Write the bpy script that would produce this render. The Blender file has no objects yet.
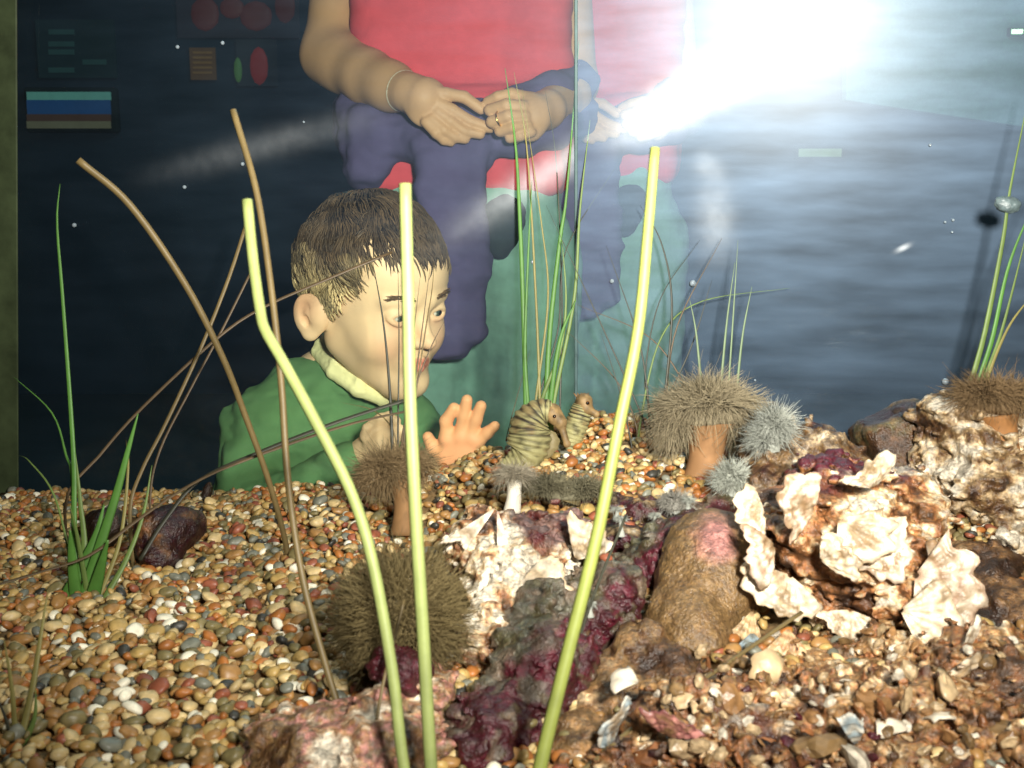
import bpy, math, random
import numpy as np
from mathutils import Vector, Matrix

# ------------------------------------------------------------------ camera, world, lights, exposure
S = bpy.context.scene
COL = S.collection
PITCH = math.radians(10)
LENS = 38.7
F = LENS / 36 * 1024
CAM = np.array([0.0, 0.0, 0.85])
cd = bpy.data.cameras.new('camera'); cam = bpy.data.objects.new('camera', cd); COL.objects.link(cam)
cd.lens = LENS; cd.sensor_width = 36; cd.clip_start = 0.02
cd.dof.use_dof = True; cd.dof.focus_distance = 1.2; cd.dof.aperture_fstop = 18
cam.location = CAM; cam.rotation_euler = (math.radians(80), 0, 0)
S.camera = cam

w = bpy.data.worlds.new('world'); S.world = w; w.use_nodes = True
bg = w.node_tree.nodes['Background']
bg.inputs[0].default_value = (0.35, 0.6, 0.8, 1); bg.inputs[1].default_value = 0.02

S.view_settings.view_transform = 'Standard'
S.view_settings.look = 'None'
S.view_settings.exposure = 0.0
S.view_settings.gamma = 1
S.view_settings.use_curve_mapping = False

# the camera's flash, a little above and to the right of the lens
fl = bpy.data.lights.new('flash', 'AREA'); fl.shape = 'DISK'; fl.size = 0.09; fl.energy = 9.8; fl.spread = math.radians(95); fl.color = (1.0, 0.97, 0.88)
flo = bpy.data.objects.new('flash', fl); COL.objects.link(flo)
flo.location = (0.138, -0.01, 0.975); flo.rotation_euler = (math.radians(90), 0, math.radians(2))
# added fill lamp over the gravel, standing in for unseen tank lighting
hl = bpy.data.lights.new('tank_fill', 'AREA'); hl.shape = 'RECTANGLE'; hl.size = 0.7; hl.size_y = 0.12; hl.energy = 1.6; hl.color = (1.0, 0.95, 0.8)
hlo = bpy.data.objects.new('tank_fill', hl); COL.objects.link(hlo)
hlo.location = (0.1, 0.72, 1.35); hlo.rotation_euler = (0, 0, 0)
# added bluish fill from above, lifting the dark visitor hall; no lamp seen
rl = bpy.data.lights.new('hall_fill', 'AREA'); rl.size = 1.5; rl.energy = 22; rl.color = (0.4, 0.8, 0.95)
rlo = bpy.data.objects.new('hall_fill', rl); COL.objects.link(rlo)
rlo.location = (0.3, 2.9, 2.55)

# ------------------------------------------------------------------ helpers: space, noise
cP, sP = math.cos(PITCH), math.sin(PITCH)
FW = np.array([0, cP, -sP]); UP = np.array([0, sP, cP]); RT = np.array([1.0, 0, 0])
def ray(px, py): return FW + (px - 512) / F * RT + (384 - py) / F * UP
def at(px, py, d): return CAM + d * ray(px, py)
A_, T_ = math.radians(10), math.radians(5)
PN = np.array([-math.sin(A_) * math.cos(T_), -math.cos(A_) * math.cos(T_), -math.sin(T_)])
P0 = np.array([0.062, 1.08, 0.85])
def pane_d(px, py, off=0.0):
    r = ray(px, py); return float((PN @ (P0 + PN * off - CAM)) / (PN @ r))
def on_pane(px, py, off=0.0): return at(px, py, pane_d(px, py, off))
rng = np.random.default_rng(7)
random.seed(7)

def _h(ix, iy, iz, s):
    n = (ix * 374761393 + iy * 668265263 + iz * 2147483647 + s * 1274126177) & 0xffffffff
    n = ((n ^ (n >> 13)) * 1274126177) & 0xffffffff
    n = ((n ^ (n >> 16)) * 668265263) & 0xffffffff
    return ((n ^ (n >> 15)) & 0xffffff) / 8388608.0 - 1.0
def vnoise(p, s=0):
    p = np.asarray(p, float); i = np.floor(p).astype(np.int64); f = p - i; u = f * f * (3 - 2 * f)
    r = 0
    for dx in (0, 1):
        for dy in (0, 1):
            for dz in (0, 1):
                wgt = (u[:, 0] if dx else 1 - u[:, 0]) * (u[:, 1] if dy else 1 - u[:, 1]) * (u[:, 2] if dz else 1 - u[:, 2])
                r = r + wgt * _h(i[:, 0] + dx, i[:, 1] + dy, i[:, 2] + dz, s)
    return r
def fbm(p, o=4, s=0, g=0.5):
    a, r, t = 1.0, 0, 0
    p = np.asarray(p, float)
    for k in range(o):
        r = r + a * vnoise(p * 2 ** k + 17.3 * k, s + k); t += a; a *= g
    return r / t
def worley(p, s=0):
    p = np.asarray(p, float); i = np.floor(p).astype(np.int64); best = np.full(len(p), 9.0); sec = best.copy()
    for dx in (-1, 0, 1):
        for dy in (-1, 0, 1):
            for dz in (-1, 0, 1):
                c = i + (dx, dy, dz)
                q = np.stack([c[:, k] + 0.5 + 0.45 * _h(c[:, 0], c[:, 1], c[:, 2], s + 11 * (k + 1)) for k in range(3)], 1)
                d = np.sqrt(((q - p) ** 2).sum(1))
                sec = np.minimum(sec, np.maximum(best, d)); best = np.minimum(best, d)
    return best, sec
def sstep(a, b, x):
    t = np.clip((x - a) / (b - a), 0, 1); return t * t * (3 - 2 * t)
def lin(r, g, b):
    f = lambda c: (c / 255 / 12.92) if c / 255 < 0.04045 else ((c / 255 + 0.055) / 1.055) ** 2.4
    return np.array([f(r), f(g), f(b)])

# ------------------------------------------------------------------ helpers: meshes and objects
def mk(name, V, Fc, mat=None, parent=None, col=None, smooth=True, mats=None, mid=None):
    V = np.asarray(V, np.float32); me = bpy.data.meshes.new(name)
    if isinstance(Fc, np.ndarray): groups = [Fc]
    else:
        if len(Fc) and isinstance(Fc[0], np.ndarray) and Fc[0].ndim == 2: groups = Fc
        else:
            by = {}
            for f in Fc: by.setdefault(len(f), []).append(f)
            groups = [np.array(v) for v in by.values()]
    loops = np.concatenate([g.ravel() for g in groups]).astype(np.int32)
    tot = np.concatenate([np.full(len(g), g.shape[1]) for g in groups]).astype(np.int32)
    st = np.concatenate([[0], np.cumsum(tot)[:-1]]).astype(np.int32)
    me.vertices.add(len(V)); me.vertices.foreach_set('co', V.ravel())
    me.loops.add(len(loops)); me.loops.foreach_set('vertex_index', loops)
    me.polygons.add(len(tot)); me.polygons.foreach_set('loop_start', st); me.polygons.foreach_set('loop_total', tot)
    if mid is not None: me.polygons.foreach_set('material_index', np.asarray(mid, np.int32))
    me.update(calc_edges=True); me.validate()
    me.polygons.foreach_set('use_smooth', np.full(len(me.polygons), bool(smooth)))
    if col is not None:
        ca = me.color_attributes.new('Col', 'FLOAT_COLOR', 'POINT')
        c4 = np.ones((len(V), 4), np.float32); c4[:, :3] = col; ca.data.foreach_set('color', c4.ravel())
    o = bpy.data.objects.new(name, me); COL.objects.link(o)
    for m in (mats or ([mat] if mat else [])): me.materials.append(m)
    if parent is not None: put(o, parent)
    return o
def put(o, parent):
    o.parent = parent; o.matrix_parent_inverse = parent.matrix_world.inverted() if False else Matrix.Translation(-Vector(parent.location))
def tag(o, label=None, cat=None, group=None, kind=None):
    if label: o['label'] = label
    if cat: o['category'] = cat
    if group: o['group'] = group
    if kind: o['kind'] = kind
    return o
def thing(name, loc, label, cat, group=None):
    o = bpy.data.objects.new(name, None); COL.objects.link(o); o.location = Vector([float(x) for x in loc]); o.empty_display_size = 0.02
    return tag(o, label, cat, group)
def joinvf(parts):
    Vs, Fs, Cs, n = [], {}, [], 0
    for p in parts:
        V, Fc = p[0], p[1]; Vs.append(V)
        for f in (Fc if isinstance(Fc, list) else [Fc]): Fs.setdefault(f.shape[1], []).append(f + n)
        if len(p) > 2: Cs.append(np.broadcast_to(p[2], (len(V), 3)))
        n += len(V)
    return np.concatenate(Vs), [np.concatenate(v) for v in Fs.values()], (np.concatenate(Cs) if Cs else None)
def frames(P):
    T = np.gradient(P, axis=1); T /= np.linalg.norm(T, axis=2, keepdims=True) + 1e-9
    ref = np.array([0.31, 0.87, 0.38]); ref = np.broadcast_to(ref, T.shape)
    Nn = np.cross(T, ref); Nn /= np.linalg.norm(Nn, axis=2, keepdims=True) + 1e-9
    return T, Nn, np.cross(T, Nn)
def strands(P, R, sides=3, flat=1.0, side_dir=None):
    """P [n,s,3] centre lines, R [n,s] radii -> tubes"""
    P = np.asarray(P, float); n, s, _ = P.shape; R = np.broadcast_to(R, (n, s))
    T, A, B = frames(P)
    if side_dir is not None:
        A = np.broadcast_to(np.asarray(side_dir, float), T.shape); A = A - (A * T).sum(2, keepdims=True) * T
        A = A / (np.linalg.norm(A, axis=2, keepdims=True) + 1e-9); B = np.cross(T, A)
    th = np.arange(sides) / sides * 2 * math.pi
    V = P[:, :, None] + R[:, :, None, None] * (np.cos(th)[None, None, :, None] * A[:, :, None] + flat * np.sin(th)[None, None, :, None] * B[:, :, None])
    idx = np.arange(n * s * sides).reshape(n, s, sides)
    q = np.stack([idx[:, :-1], np.roll(idx, -1, 2)[:, :-1], np.roll(idx, -1, 2)[:, 1:], idx[:, 1:]], -1).reshape(-1, 4)
    fs = [q]
    caps = np.concatenate([idx[:, 0][:, ::-1], idx[:, -1]])
    fs.append(caps)
    return V.reshape(-1, 3), fs
def spline(pts, n):
    P = np.asarray(pts, float); 
    if len(P) == 2: P = np.array([P[0], (P[0] + P[1]) / 2, P[1]])
    E = np.concatenate([[2 * P[0] - P[1]], P, [2 * P[-1] - P[-2]]])
    t = np.linspace(0, len(P) - 1 - 1e-6, n); i = t.astype(int); f = (t - i)[:, None]
    a, b, c, d = E[i], E[i + 1], E[i + 2], E[i + 3]
    return 0.5 * (2 * b + (c - a) * f + (2 * a - 5 * b + 4 * c - d) * f ** 2 + (3 * b - a - 3 * c + d) * f ** 3)
def ico(sub):
    import bmesh
    bm = bmesh.new(); bmesh.ops.create_icosphere(bm, subdivisions=sub, radius=1)
    V = np.array([v.co[:] for v in bm.verts]); Fc = np.array([[v.index for v in f.verts] for f in bm.faces]); bm.free(); return V, Fc
ICO = {k: ico(k) for k in (1, 2, 3, 4)}
def boxvf(c, h, R=np.eye(3)):
    V = np.array([[x, y, z] for x in (-1, 1) for y in (-1, 1) for z in (-1, 1)], float) * h @ np.asarray(R).T + c
    return V, np.array([[0, 1, 3, 2], [4, 6, 7, 5], [0, 4, 5, 1], [2, 3, 7, 6], [0, 2, 6, 4], [1, 5, 7, 3]])
def bevel(o, wd, seg=2):
    m = o.modifiers.new('Bevel', 'BEVEL'); m.width = wd; m.segments = seg; return o

class SDF:
    def __init__(self): self.p = []
    def cap(self, a, b, ra, rb=None, k=0.01): self.p.append(('c', np.asarray(a, float), np.asarray(b, float), ra, ra if rb is None else rb, k, 1)); return self
    def chain(self, pts, rs, k=0.01):
        for i in range(len(pts) - 1): self.cap(pts[i], pts[i + 1], rs[i], rs[i + 1], k)
        return self
    def ell(self, c, r, R=None, k=0.01, sub=False): self.p.append(('e', np.asarray(c, float), np.asarray(r, float) * np.ones(3), np.eye(3) if R is None else np.asarray(R, float), 0, k, -1 if sub else 1)); return self
    def box(self, c, hf, R=None, rnd=0.01, k=0.01): self.p.append(('b', np.asarray(c, float), np.asarray(hf, float), np.eye(3) if R is None else np.asarray(R, float), rnd, k, 1)); return self
    def subcap(self, a, b, ra, rb, k): self.p.append(('c', np.asarray(a, float), np.asarray(b, float), ra, rb, k, -1)); return self
    def bounds(self, p):
        if p[0] == 'c':
            r = max(p[3], p[4]); return np.minimum(p[1], p[2]) - r, np.maximum(p[1], p[2]) + r
        e = np.abs(p[3]) @ (p[2]) + (p[4] if p[0] == 'b' else 0)
        return p[1] - e, p[1] + e
    def mesh(self, h, disp=None, amp=0.0):
        B = [self.bounds(p) for p in self.p if p[6] > 0]
        lo = np.min([b[0] for b in B], 0) - amp - 3 * h - 0.01; hi = np.max([b[1] for b in B], 0) + amp + 3 * h + 0.01
        n = np.ceil((hi - lo) / h).astype(int) + 1
        G = np.full(n, 0.5, np.float32)
        for p in self.p:
            b0, b1 = self.bounds(p); m = p[5] + amp + 3 * h
            i0 = np.clip(np.floor((b0 - m - lo) / h).astype(int), 0, n - 1); i1 = np.clip(np.ceil((b1 + m - lo) / h).astype(int) + 1, 1, n)
            if (i1 <= i0).any(): continue
            ax = [lo[k] + h * np.arange(i0[k], i1[k]) for k in range(3)]
            X = np.stack(np.meshgrid(*ax, indexing='ij'), -1)
            if p[0] == 'c':
                ab = p[2] - p[1]; t = np.clip(((X - p[1]) @ ab) / (ab @ ab + 1e-12), 0, 1)
                d = np.linalg.norm(X - p[1] - t[..., None] * ab, axis=-1) - (p[3] + (p[4] - p[3]) * t)
            elif p[0] == 'e':
                q = (X - p[1]) @ p[3]; k0 = np.linalg.norm(q / p[2], axis=-1); k1 = np.linalg.norm(q / p[2] ** 2, axis=-1) + 1e-9
                d = k0 * (k0 - 1) / k1; d = np.where(k0 < 1e-3, -p[2].min(), d)
            else:
                q = np.abs((X - p[1]) @ p[3]) - p[2]
                d = np.linalg.norm(np.maximum(q, 0), axis=-1) + np.minimum(q.max(-1), 0) - p[4]
            sl = tuple(slice(i0[k], i1[k]) for k in range(3)); g = G[sl]; k = max(p[5], 1e-5)
            if p[6] > 0:
                hh = np.maximum(k - np.abs(g - d), 0) / k; G[sl] = np.minimum(g, d) - hh * hh * k * 0.25
            else:
                hh = np.maximum(k - np.abs(g + d), 0) / k; G[sl] = np.maximum(g, -d) + hh * hh * k * 0.25
        if disp is not None:
            bd = np.abs(G) < amp + 2.5 * h; ii = np.argwhere(bd)
            G[bd] += disp(ii * h + lo).astype(np.float32)
        return nets(G, lo, h)
def nets(G, lo, h):
    s = G < 0; n = np.array(G.shape)
    c = np.zeros(n - 1, np.int8)
    cs = [(a, b, d) for a in (0, 1) for b in (0, 1) for d in (0, 1)]
    sl = lambda o: tuple(slice(o[k], n[k] - 1 + o[k]) for k in range(3))
    for o in cs: c += s[sl(o)]
    mix = (c > 0) & (c < 8); I = np.argwhere(mix); idx = np.full(n - 1, -1, np.int64); idx[mix] = np.arange(len(I))
    acc = np.zeros((len(I), 3)); cnt = np.zeros(len(I))
    for ax in range(3):
        for o in cs:
            if o[ax]: continue
            o2 = list(o); o2[ax] = 1
            a = G[tuple((I + o).T)]; b = G[tuple((I + o2).T)]; m = (a < 0) != (b < 0)
            t = np.where(m, a / np.where(m, a - b, 1), 0); pt = np.tile(np.array(o, float), (len(I), 1)); pt[:, ax] += t
            acc += pt * m[:, None]; cnt += m
    V = lo + h * (I + acc / cnt[:, None])
    Fs = []
    for ax in range(3):
        u, v = (ax + 1) % 3, (ax + 2) % 3
        a = np.moveaxis(s, ax, 0); m = np.moveaxis(a[:-1] != a[1:], 0, ax)
        E = np.argwhere(m); E = E[(E[:, u] > 0) & (E[:, v] > 0) & (E[:, u] < n[u] - 1) & (E[:, v] < n[v] - 1)]
        du = np.zeros(3, int); du[u] = 1; dv = np.zeros(3, int); dv[v] = 1
        q = np.stack([idx[tuple((E - du - dv).T)], idx[tuple((E - dv).T)], idx[tuple(E.T)], idx[tuple((E - du).T)]], 1)
        fl = ~s[tuple(E.T)]; q[fl] = q[fl][:, ::-1]; Fs.append(q)
    return V, np.concatenate(Fs)
def vnormals(V, Q):
    fn = np.cross(V[Q[:, 2]] - V[Q[:, 0]], V[Q[:, 3 if Q.shape[1] == 4 else 1]] - V[Q[:, 1 if Q.shape[1] == 4 else 0]])
    N = np.zeros_like(V)
    for k in range(Q.shape[1]): np.add.at(N, Q[:, k], fn)
    return N / (np.linalg.norm(N, axis=1, keepdims=True) + 1e-12)

# ------------------------------------------------------------------ materials
def nodes(m): m.use_nodes = True; return m.node_tree, m.node_tree.nodes['Principled BSDF']
def mat(name, c=(0.5, 0.5, 0.5), rough=0.6, vcol=False, nscale=0, namt=0.0, bscale=0, bstr=0.0, spec=0.4, sss=0.0, em=None, ems=0, trans=0.0, bdist=0.002, metal=0.0):
    m = bpy.data.materials.new(name); nt, b = nodes(m); L = nt.links.new
    b.inputs['Roughness'].default_value = rough; b.inputs['Specular IOR Level'].default_value = spec; b.inputs['Metallic'].default_value = metal
    base = None
    if vcol:
        a = nt.nodes.new('ShaderNodeVertexColor'); a.layer_name = 'Col'; base = a.outputs[0]
    tc = nt.nodes.new('ShaderNodeTexCoord')
    if nscale:
        nz = nt.nodes.new('ShaderNodeTexNoise'); nz.inputs['Scale'].default_value = nscale; nz.inputs['Detail'].default_value = 6; nz.inputs['Roughness'].default_value = 0.65
        L(tc.outputs['Object'], nz.inputs['Vector'])
        mr = nt.nodes.new('ShaderNodeMapRange'); mr.inputs[1].default_value = 0.25; mr.inputs[2].default_value = 0.75; mr.inputs[3].default_value = 1 - namt; mr.inputs[4].default_value = 1 + namt
        L(nz.outputs['Fac'], mr.inputs[0])
        mx = nt.nodes.new('ShaderNodeMix'); mx.data_type = 'RGBA'; mx.blend_type = 'MULTIPLY'; mx.inputs[0].default_value = 1
        if base: L(base, mx.inputs[6])
        else: mx.inputs[6].default_value = (*c, 1)
        L(mr.outputs[0], mx.inputs[7]); base = mx.outputs[2]
    if base: L(base, b.inputs['Base Color'])
    else: b.inputs['Base Color'].default_value = (*c, 1)
    if bscale:
        n2 = nt.nodes.new('ShaderNodeTexNoise'); n2.inputs['Scale'].default_value = bscale; n2.inputs['Detail'].default_value = 4
        L(tc.outputs['Object'], n2.inputs['Vector'])
        bp = nt.nodes.new('ShaderNodeBump'); bp.inputs['Strength'].default_value = bstr; bp.inputs['Distance'].default_value = bdist
        L(n2.outputs['Fac'], bp.inputs['Height']); L(bp.outputs[0], b.inputs['Normal'])
    if sss:
        b.inputs['Subsurface Weight'].default_value = sss; b.inputs['Subsurface Radius'].default_value = (0.012, 0.005, 0.003); b.inputs['Subsurface Scale'].default_value = 1.0
    if em is not None:
        b.inputs['Emission Color'].default_value = (*em, 1); b.inputs['Emission Strength'].default_value = ems
    return m

M = {}
M['pebble'] = mat('pebble_stone', vcol=True, rough=0.45, nscale=160, namt=0.22, spec=0.5)
M['rock'] = mat('encrusted_rock', vcol=True, rough=0.36, nscale=420, namt=0.6, bscale=520, bstr=0.9, spec=0.6)
M['shell'] = mat('shell', vcol=True, rough=0.4, nscale=240, namt=0.35, spec=0.5, bscale=260, bstr=.5)
M['plant'] = mat('plant', vcol=True, rough=0.5, nscale=90, namt=0.18, spec=0.4)
M['anemone'] = mat('anemone', vcol=True, rough=0.7, spec=0.2)
M['skin'] = mat('skin', vcol=True, rough=0.55, sss=0.0, spec=0.3, nscale=60, namt=0.05)
M['hair'] = mat('hair', vcol=True, rough=0.5, spec=0.3)
M['seahorse'] = mat('seahorse_skin', vcol=True, rough=0.6, nscale=300, namt=0.15)
def cloth(name, c, n=0.12, sc=500, b=0.25): return mat(name, tuple(c), rough=0.9, nscale=30, namt=n, bscale=sc, bstr=b, spec=0.1)
M['green'] = cloth('green_sweater', lin(98, 136, 88))
M['collar'] = cloth('yellow_collar', lin(252, 242, 180))
M['red'] = cloth('red_shirt', lin(208, 78, 86))
M['purple'] = cloth('purple_sweater', lin(86, 78, 112))
M['jeans'] = cloth('faded_jeans', lin(124, 164, 146), n=0.2, sc=300)
M['dark'] = cloth('dark_cloth', lin(36, 46, 44))
M['shoe'] = mat('shoe', tuple(lin(60, 50, 45)), rough=0.6)
M['eye'] = mat('eye', vcol=True, rough=0.15, spec=0.6)
M['gold'] = mat('gold', (0.9, 0.65, 0.25), rough=0.25, metal=1.0)
M['pale'] = mat('pale_band', tuple(lin(225, 215, 190)), rough=.4)
M['silver'] = mat('silver', (0.8, 0.8, 0.75), rough=0.3, metal=1.0)
M['wall'] = mat('hall_wall', tuple(lin(34, 52, 66)), rough=0.8, nscale=3, namt=0.3)
M['wall2'] = mat('hall_panel', tuple(lin(150, 190, 172)), rough=0.8, nscale=40, namt=0.25)
M['floor'] = mat('hall_floor', tuple(lin(40, 48, 52)), rough=0.7, nscale=8, namt=0.2)

def glass_material(name, glare_cfg):
    """aquarium glass with a thin algae film on its wet side: clear, a haze sheen, glare streaks and blobs added as bands"""
    m = bpy.data.materials.new(name); m.use_nodes = True; nt = m.node_tree; nt.nodes.clear(); N = nt.nodes.new; L = nt.links.new
    out = N('ShaderNodeOutputMaterial'); tr = N('ShaderNodeBsdfTransparent'); tr.inputs[0].default_value = (0.955, 0.99, 0.97, 1)
    cur = tr.outputs[0]
    tc = N('ShaderNodeTexCoord')
    def val(v): 
        n = N('ShaderNodeValue'); n.outputs[0].default_value = v; return n.outputs[0]
    def math_(op, a, b=None, c=None):
        n = N('ShaderNodeMath'); n.operation = op
        for i, x in enumerate((a, b, c)):
            if x is None: continue
            if isinstance(x, (int, float)): n.inputs[i].default_value = x
            else: L(x, n.inputs[i])
        return n.outputs[0]
    def noise(sc, scale=(1, 1, 1), detail=4, rot=0, loc=(0, 0, 0)):
        mp = N('ShaderNodeMapping'); mp.inputs['Scale'].default_value = scale; mp.inputs['Rotation'].default_value = (0, rot, 0); mp.inputs['Location'].default_value = loc
        L(tc.outputs['Object'], mp.inputs[0]); nz = N('ShaderNodeTexNoise'); nz.inputs['Scale'].default_value = sc; nz.inputs['Detail'].default_value = detail
        L(mp.outputs[0], nz.inputs[0]); return nz.outputs['Fac']
    def lobe(rough, fac, color=(1, 1, 1)):
        nonlocal cur
        g = N('ShaderNodeBsdfGlossy'); g.inputs['Roughness'].default_value = rough; g.inputs['Color'].default_value = (*color, 1)
        mx = N('ShaderNodeMixShader')
        if isinstance(fac, (int, float)): mx.inputs[0].default_value = fac
        else: L(fac, mx.inputs[0])
        L(cur, mx.inputs[1]); L(g.outputs[0], mx.inputs[2]); cur = mx.outputs[0]
    if glare_cfg:
        sep = N('ShaderNodeSeparateXYZ'); L(tc.outputs['Object'], sep.inputs[0]); X, Z = sep.outputs[0], sep.outputs[2]
        streak = noise(9, (1, 1, 5), 5)                       # horizontal ripples in the haze sheen
        s1 = math_('MULTIPLY_ADD', streak, 1.0, 0.0)
        s1 = math_('MAXIMUM', s1, 0.05)
        lobe(0.60, math_('MULTIPLY', s1, glare_cfg['haze']), (0.50, 0.72, 1.0))  # bluish sheen put into the glass for the milky haze
        lobe(glare_cfg['r'], glare_cfg['core'], (0.95, 0.98, 1.0))
        for (x0, z0, x1, z1, wd, amt, rough) in glare_cfg['glare_bands']:   # glare streaks and reflection blobs, put in as soft shiny bands
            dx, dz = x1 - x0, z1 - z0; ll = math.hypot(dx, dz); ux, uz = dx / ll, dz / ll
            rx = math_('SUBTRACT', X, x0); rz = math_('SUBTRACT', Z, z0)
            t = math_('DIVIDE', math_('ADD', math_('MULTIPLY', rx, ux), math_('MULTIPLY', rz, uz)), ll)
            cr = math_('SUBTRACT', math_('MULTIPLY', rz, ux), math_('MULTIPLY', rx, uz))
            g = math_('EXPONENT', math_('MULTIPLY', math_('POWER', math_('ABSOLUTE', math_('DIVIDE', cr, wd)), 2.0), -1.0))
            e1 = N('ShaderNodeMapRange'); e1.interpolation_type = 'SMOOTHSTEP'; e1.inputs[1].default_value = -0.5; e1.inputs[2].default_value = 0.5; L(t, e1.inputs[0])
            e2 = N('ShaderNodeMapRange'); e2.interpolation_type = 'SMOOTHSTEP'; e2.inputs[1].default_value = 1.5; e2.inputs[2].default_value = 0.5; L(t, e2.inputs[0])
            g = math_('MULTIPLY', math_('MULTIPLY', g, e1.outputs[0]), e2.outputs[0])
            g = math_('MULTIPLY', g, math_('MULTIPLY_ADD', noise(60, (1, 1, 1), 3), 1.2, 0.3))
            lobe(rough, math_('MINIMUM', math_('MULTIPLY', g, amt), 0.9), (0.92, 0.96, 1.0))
    else:
        lobe(0.05, 0.02)
    L(cur, out.inputs[0]); return m

# ------------------------------------------------------------------ the hall
def slab(name, c, h, m, kind='structure'):
    V, Q = boxvf(np.array(c, float), np.array(h, float)); o = mk(name, V, Q, m, smooth=False); return tag(o, kind=kind)
slab('floor', (0, 1.5, -0.02), (2.6, 3.2, 0.02), M['floor'])
slab('ceiling', (0, 1.5, 2.72), (2.6, 3.2, 0.02), M['wall'])
slab('wall_back', (0, 4.62, 1.35), (2.6, 0.04, 1.39), M['wall'])
slab('wall_left', (-2.55, 1.5, 1.35), (0.04, 3.1, 1.39), M['wall'])
slab('wall_right', (2.55, 1.5, 1.35), (0.04, 3.1, 1.39), M['wall'])
WY = 4.58
def wall_pt(px, py, off=0.0):
    r = ray(px, py); return CAM + r * ((WY - off) / r[1])
def wall_rect(name, px0, py0, px1, py1, m, parent=None, dep=0.02, off=0.0):
    a = wall_pt(px0, py0); b = wall_pt(px1, py1)
    c = (a + b) / 2; c[1] = WY - off - dep
    V, Q = boxvf(c, np.array([abs(b[0] - a[0]) / 2, dep, abs(b[2] - a[2]) / 2])); return mk(name, V, Q, m, parent, smooth=False)
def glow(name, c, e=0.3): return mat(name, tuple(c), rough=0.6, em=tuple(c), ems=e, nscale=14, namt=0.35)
dsp = thing('display_board', wall_pt(75, 128), 'dim lit display board with blue band on the dark wall', 'display board')
dsp.location.y = WY
bevel(wall_rect('board_frame', 27, 88, 122, 133, M['dark'], dsp), 0.01)
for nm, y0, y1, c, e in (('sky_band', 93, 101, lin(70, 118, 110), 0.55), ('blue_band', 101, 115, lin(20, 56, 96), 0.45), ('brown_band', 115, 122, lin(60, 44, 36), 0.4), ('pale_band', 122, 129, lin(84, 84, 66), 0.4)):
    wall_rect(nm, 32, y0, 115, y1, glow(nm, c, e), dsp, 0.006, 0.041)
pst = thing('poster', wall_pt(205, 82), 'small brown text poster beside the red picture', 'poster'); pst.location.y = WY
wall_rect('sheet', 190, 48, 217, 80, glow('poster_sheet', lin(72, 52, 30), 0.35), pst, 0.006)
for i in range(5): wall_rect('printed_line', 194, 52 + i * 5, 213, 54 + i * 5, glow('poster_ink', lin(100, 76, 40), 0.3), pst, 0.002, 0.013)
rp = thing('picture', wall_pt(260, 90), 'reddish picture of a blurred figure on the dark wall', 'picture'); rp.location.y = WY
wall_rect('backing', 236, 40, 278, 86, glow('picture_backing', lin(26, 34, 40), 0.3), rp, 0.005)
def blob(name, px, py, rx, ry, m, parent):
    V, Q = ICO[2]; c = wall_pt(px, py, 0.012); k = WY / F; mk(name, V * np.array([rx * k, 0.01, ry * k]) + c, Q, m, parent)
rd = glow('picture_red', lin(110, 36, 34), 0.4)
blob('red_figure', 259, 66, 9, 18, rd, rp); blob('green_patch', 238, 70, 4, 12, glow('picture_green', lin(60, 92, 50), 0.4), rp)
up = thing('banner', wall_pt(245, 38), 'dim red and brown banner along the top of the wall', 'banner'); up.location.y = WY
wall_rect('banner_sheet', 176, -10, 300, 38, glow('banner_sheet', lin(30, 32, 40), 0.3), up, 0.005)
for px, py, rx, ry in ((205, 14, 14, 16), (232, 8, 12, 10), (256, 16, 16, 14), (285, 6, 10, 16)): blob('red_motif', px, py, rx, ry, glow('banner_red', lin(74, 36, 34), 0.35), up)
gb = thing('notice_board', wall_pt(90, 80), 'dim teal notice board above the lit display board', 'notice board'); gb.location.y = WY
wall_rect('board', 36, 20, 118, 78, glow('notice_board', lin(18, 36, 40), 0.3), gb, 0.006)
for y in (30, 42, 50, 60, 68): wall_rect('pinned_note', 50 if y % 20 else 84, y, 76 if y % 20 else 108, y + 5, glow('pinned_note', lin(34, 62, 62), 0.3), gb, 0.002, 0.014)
# pale partition at the upper right and two small lit signs
a, b, c_, d_ = [wall_pt(*p, 0.1) for p in ((846, 100), (1060, 132), (1060, -40), (846, -40))]
V = np.array([a, b, c_, d_]); V2 = V + np.array([0, 0.05, 0])
tag(mk('trim_1', np.concatenate([V, V2]), np.array([[0, 1, 2, 3], [7, 6, 5, 4], [0, 4, 5, 1], [1, 5, 6, 2], [2, 6, 7, 3], [3, 7, 4, 0]]), M['wall2'], smooth=False), kind='structure')
sg = thing('lit_sign', wall_pt(815, 158), 'small yellow-green lit strip sign right of the glare', 'sign'); sg.location.y = WY
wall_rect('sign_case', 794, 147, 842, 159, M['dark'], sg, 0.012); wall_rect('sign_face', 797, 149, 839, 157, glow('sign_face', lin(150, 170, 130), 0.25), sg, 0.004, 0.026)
el = thing('ceiling_light', wall_pt(1003, 40), 'tiny bright green light on the pale upper panel', 'light'); el.location.y = WY - 0.1
wall_rect('light_case', 996, 32, 1010, 40, M['dark'], el, 0.01, 0.1); wall_rect('light_lens', 998, 34, 1008, 38, glow('light_lens', lin(190, 255, 190), 2.5), el, 0.004, 0.122)

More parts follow.
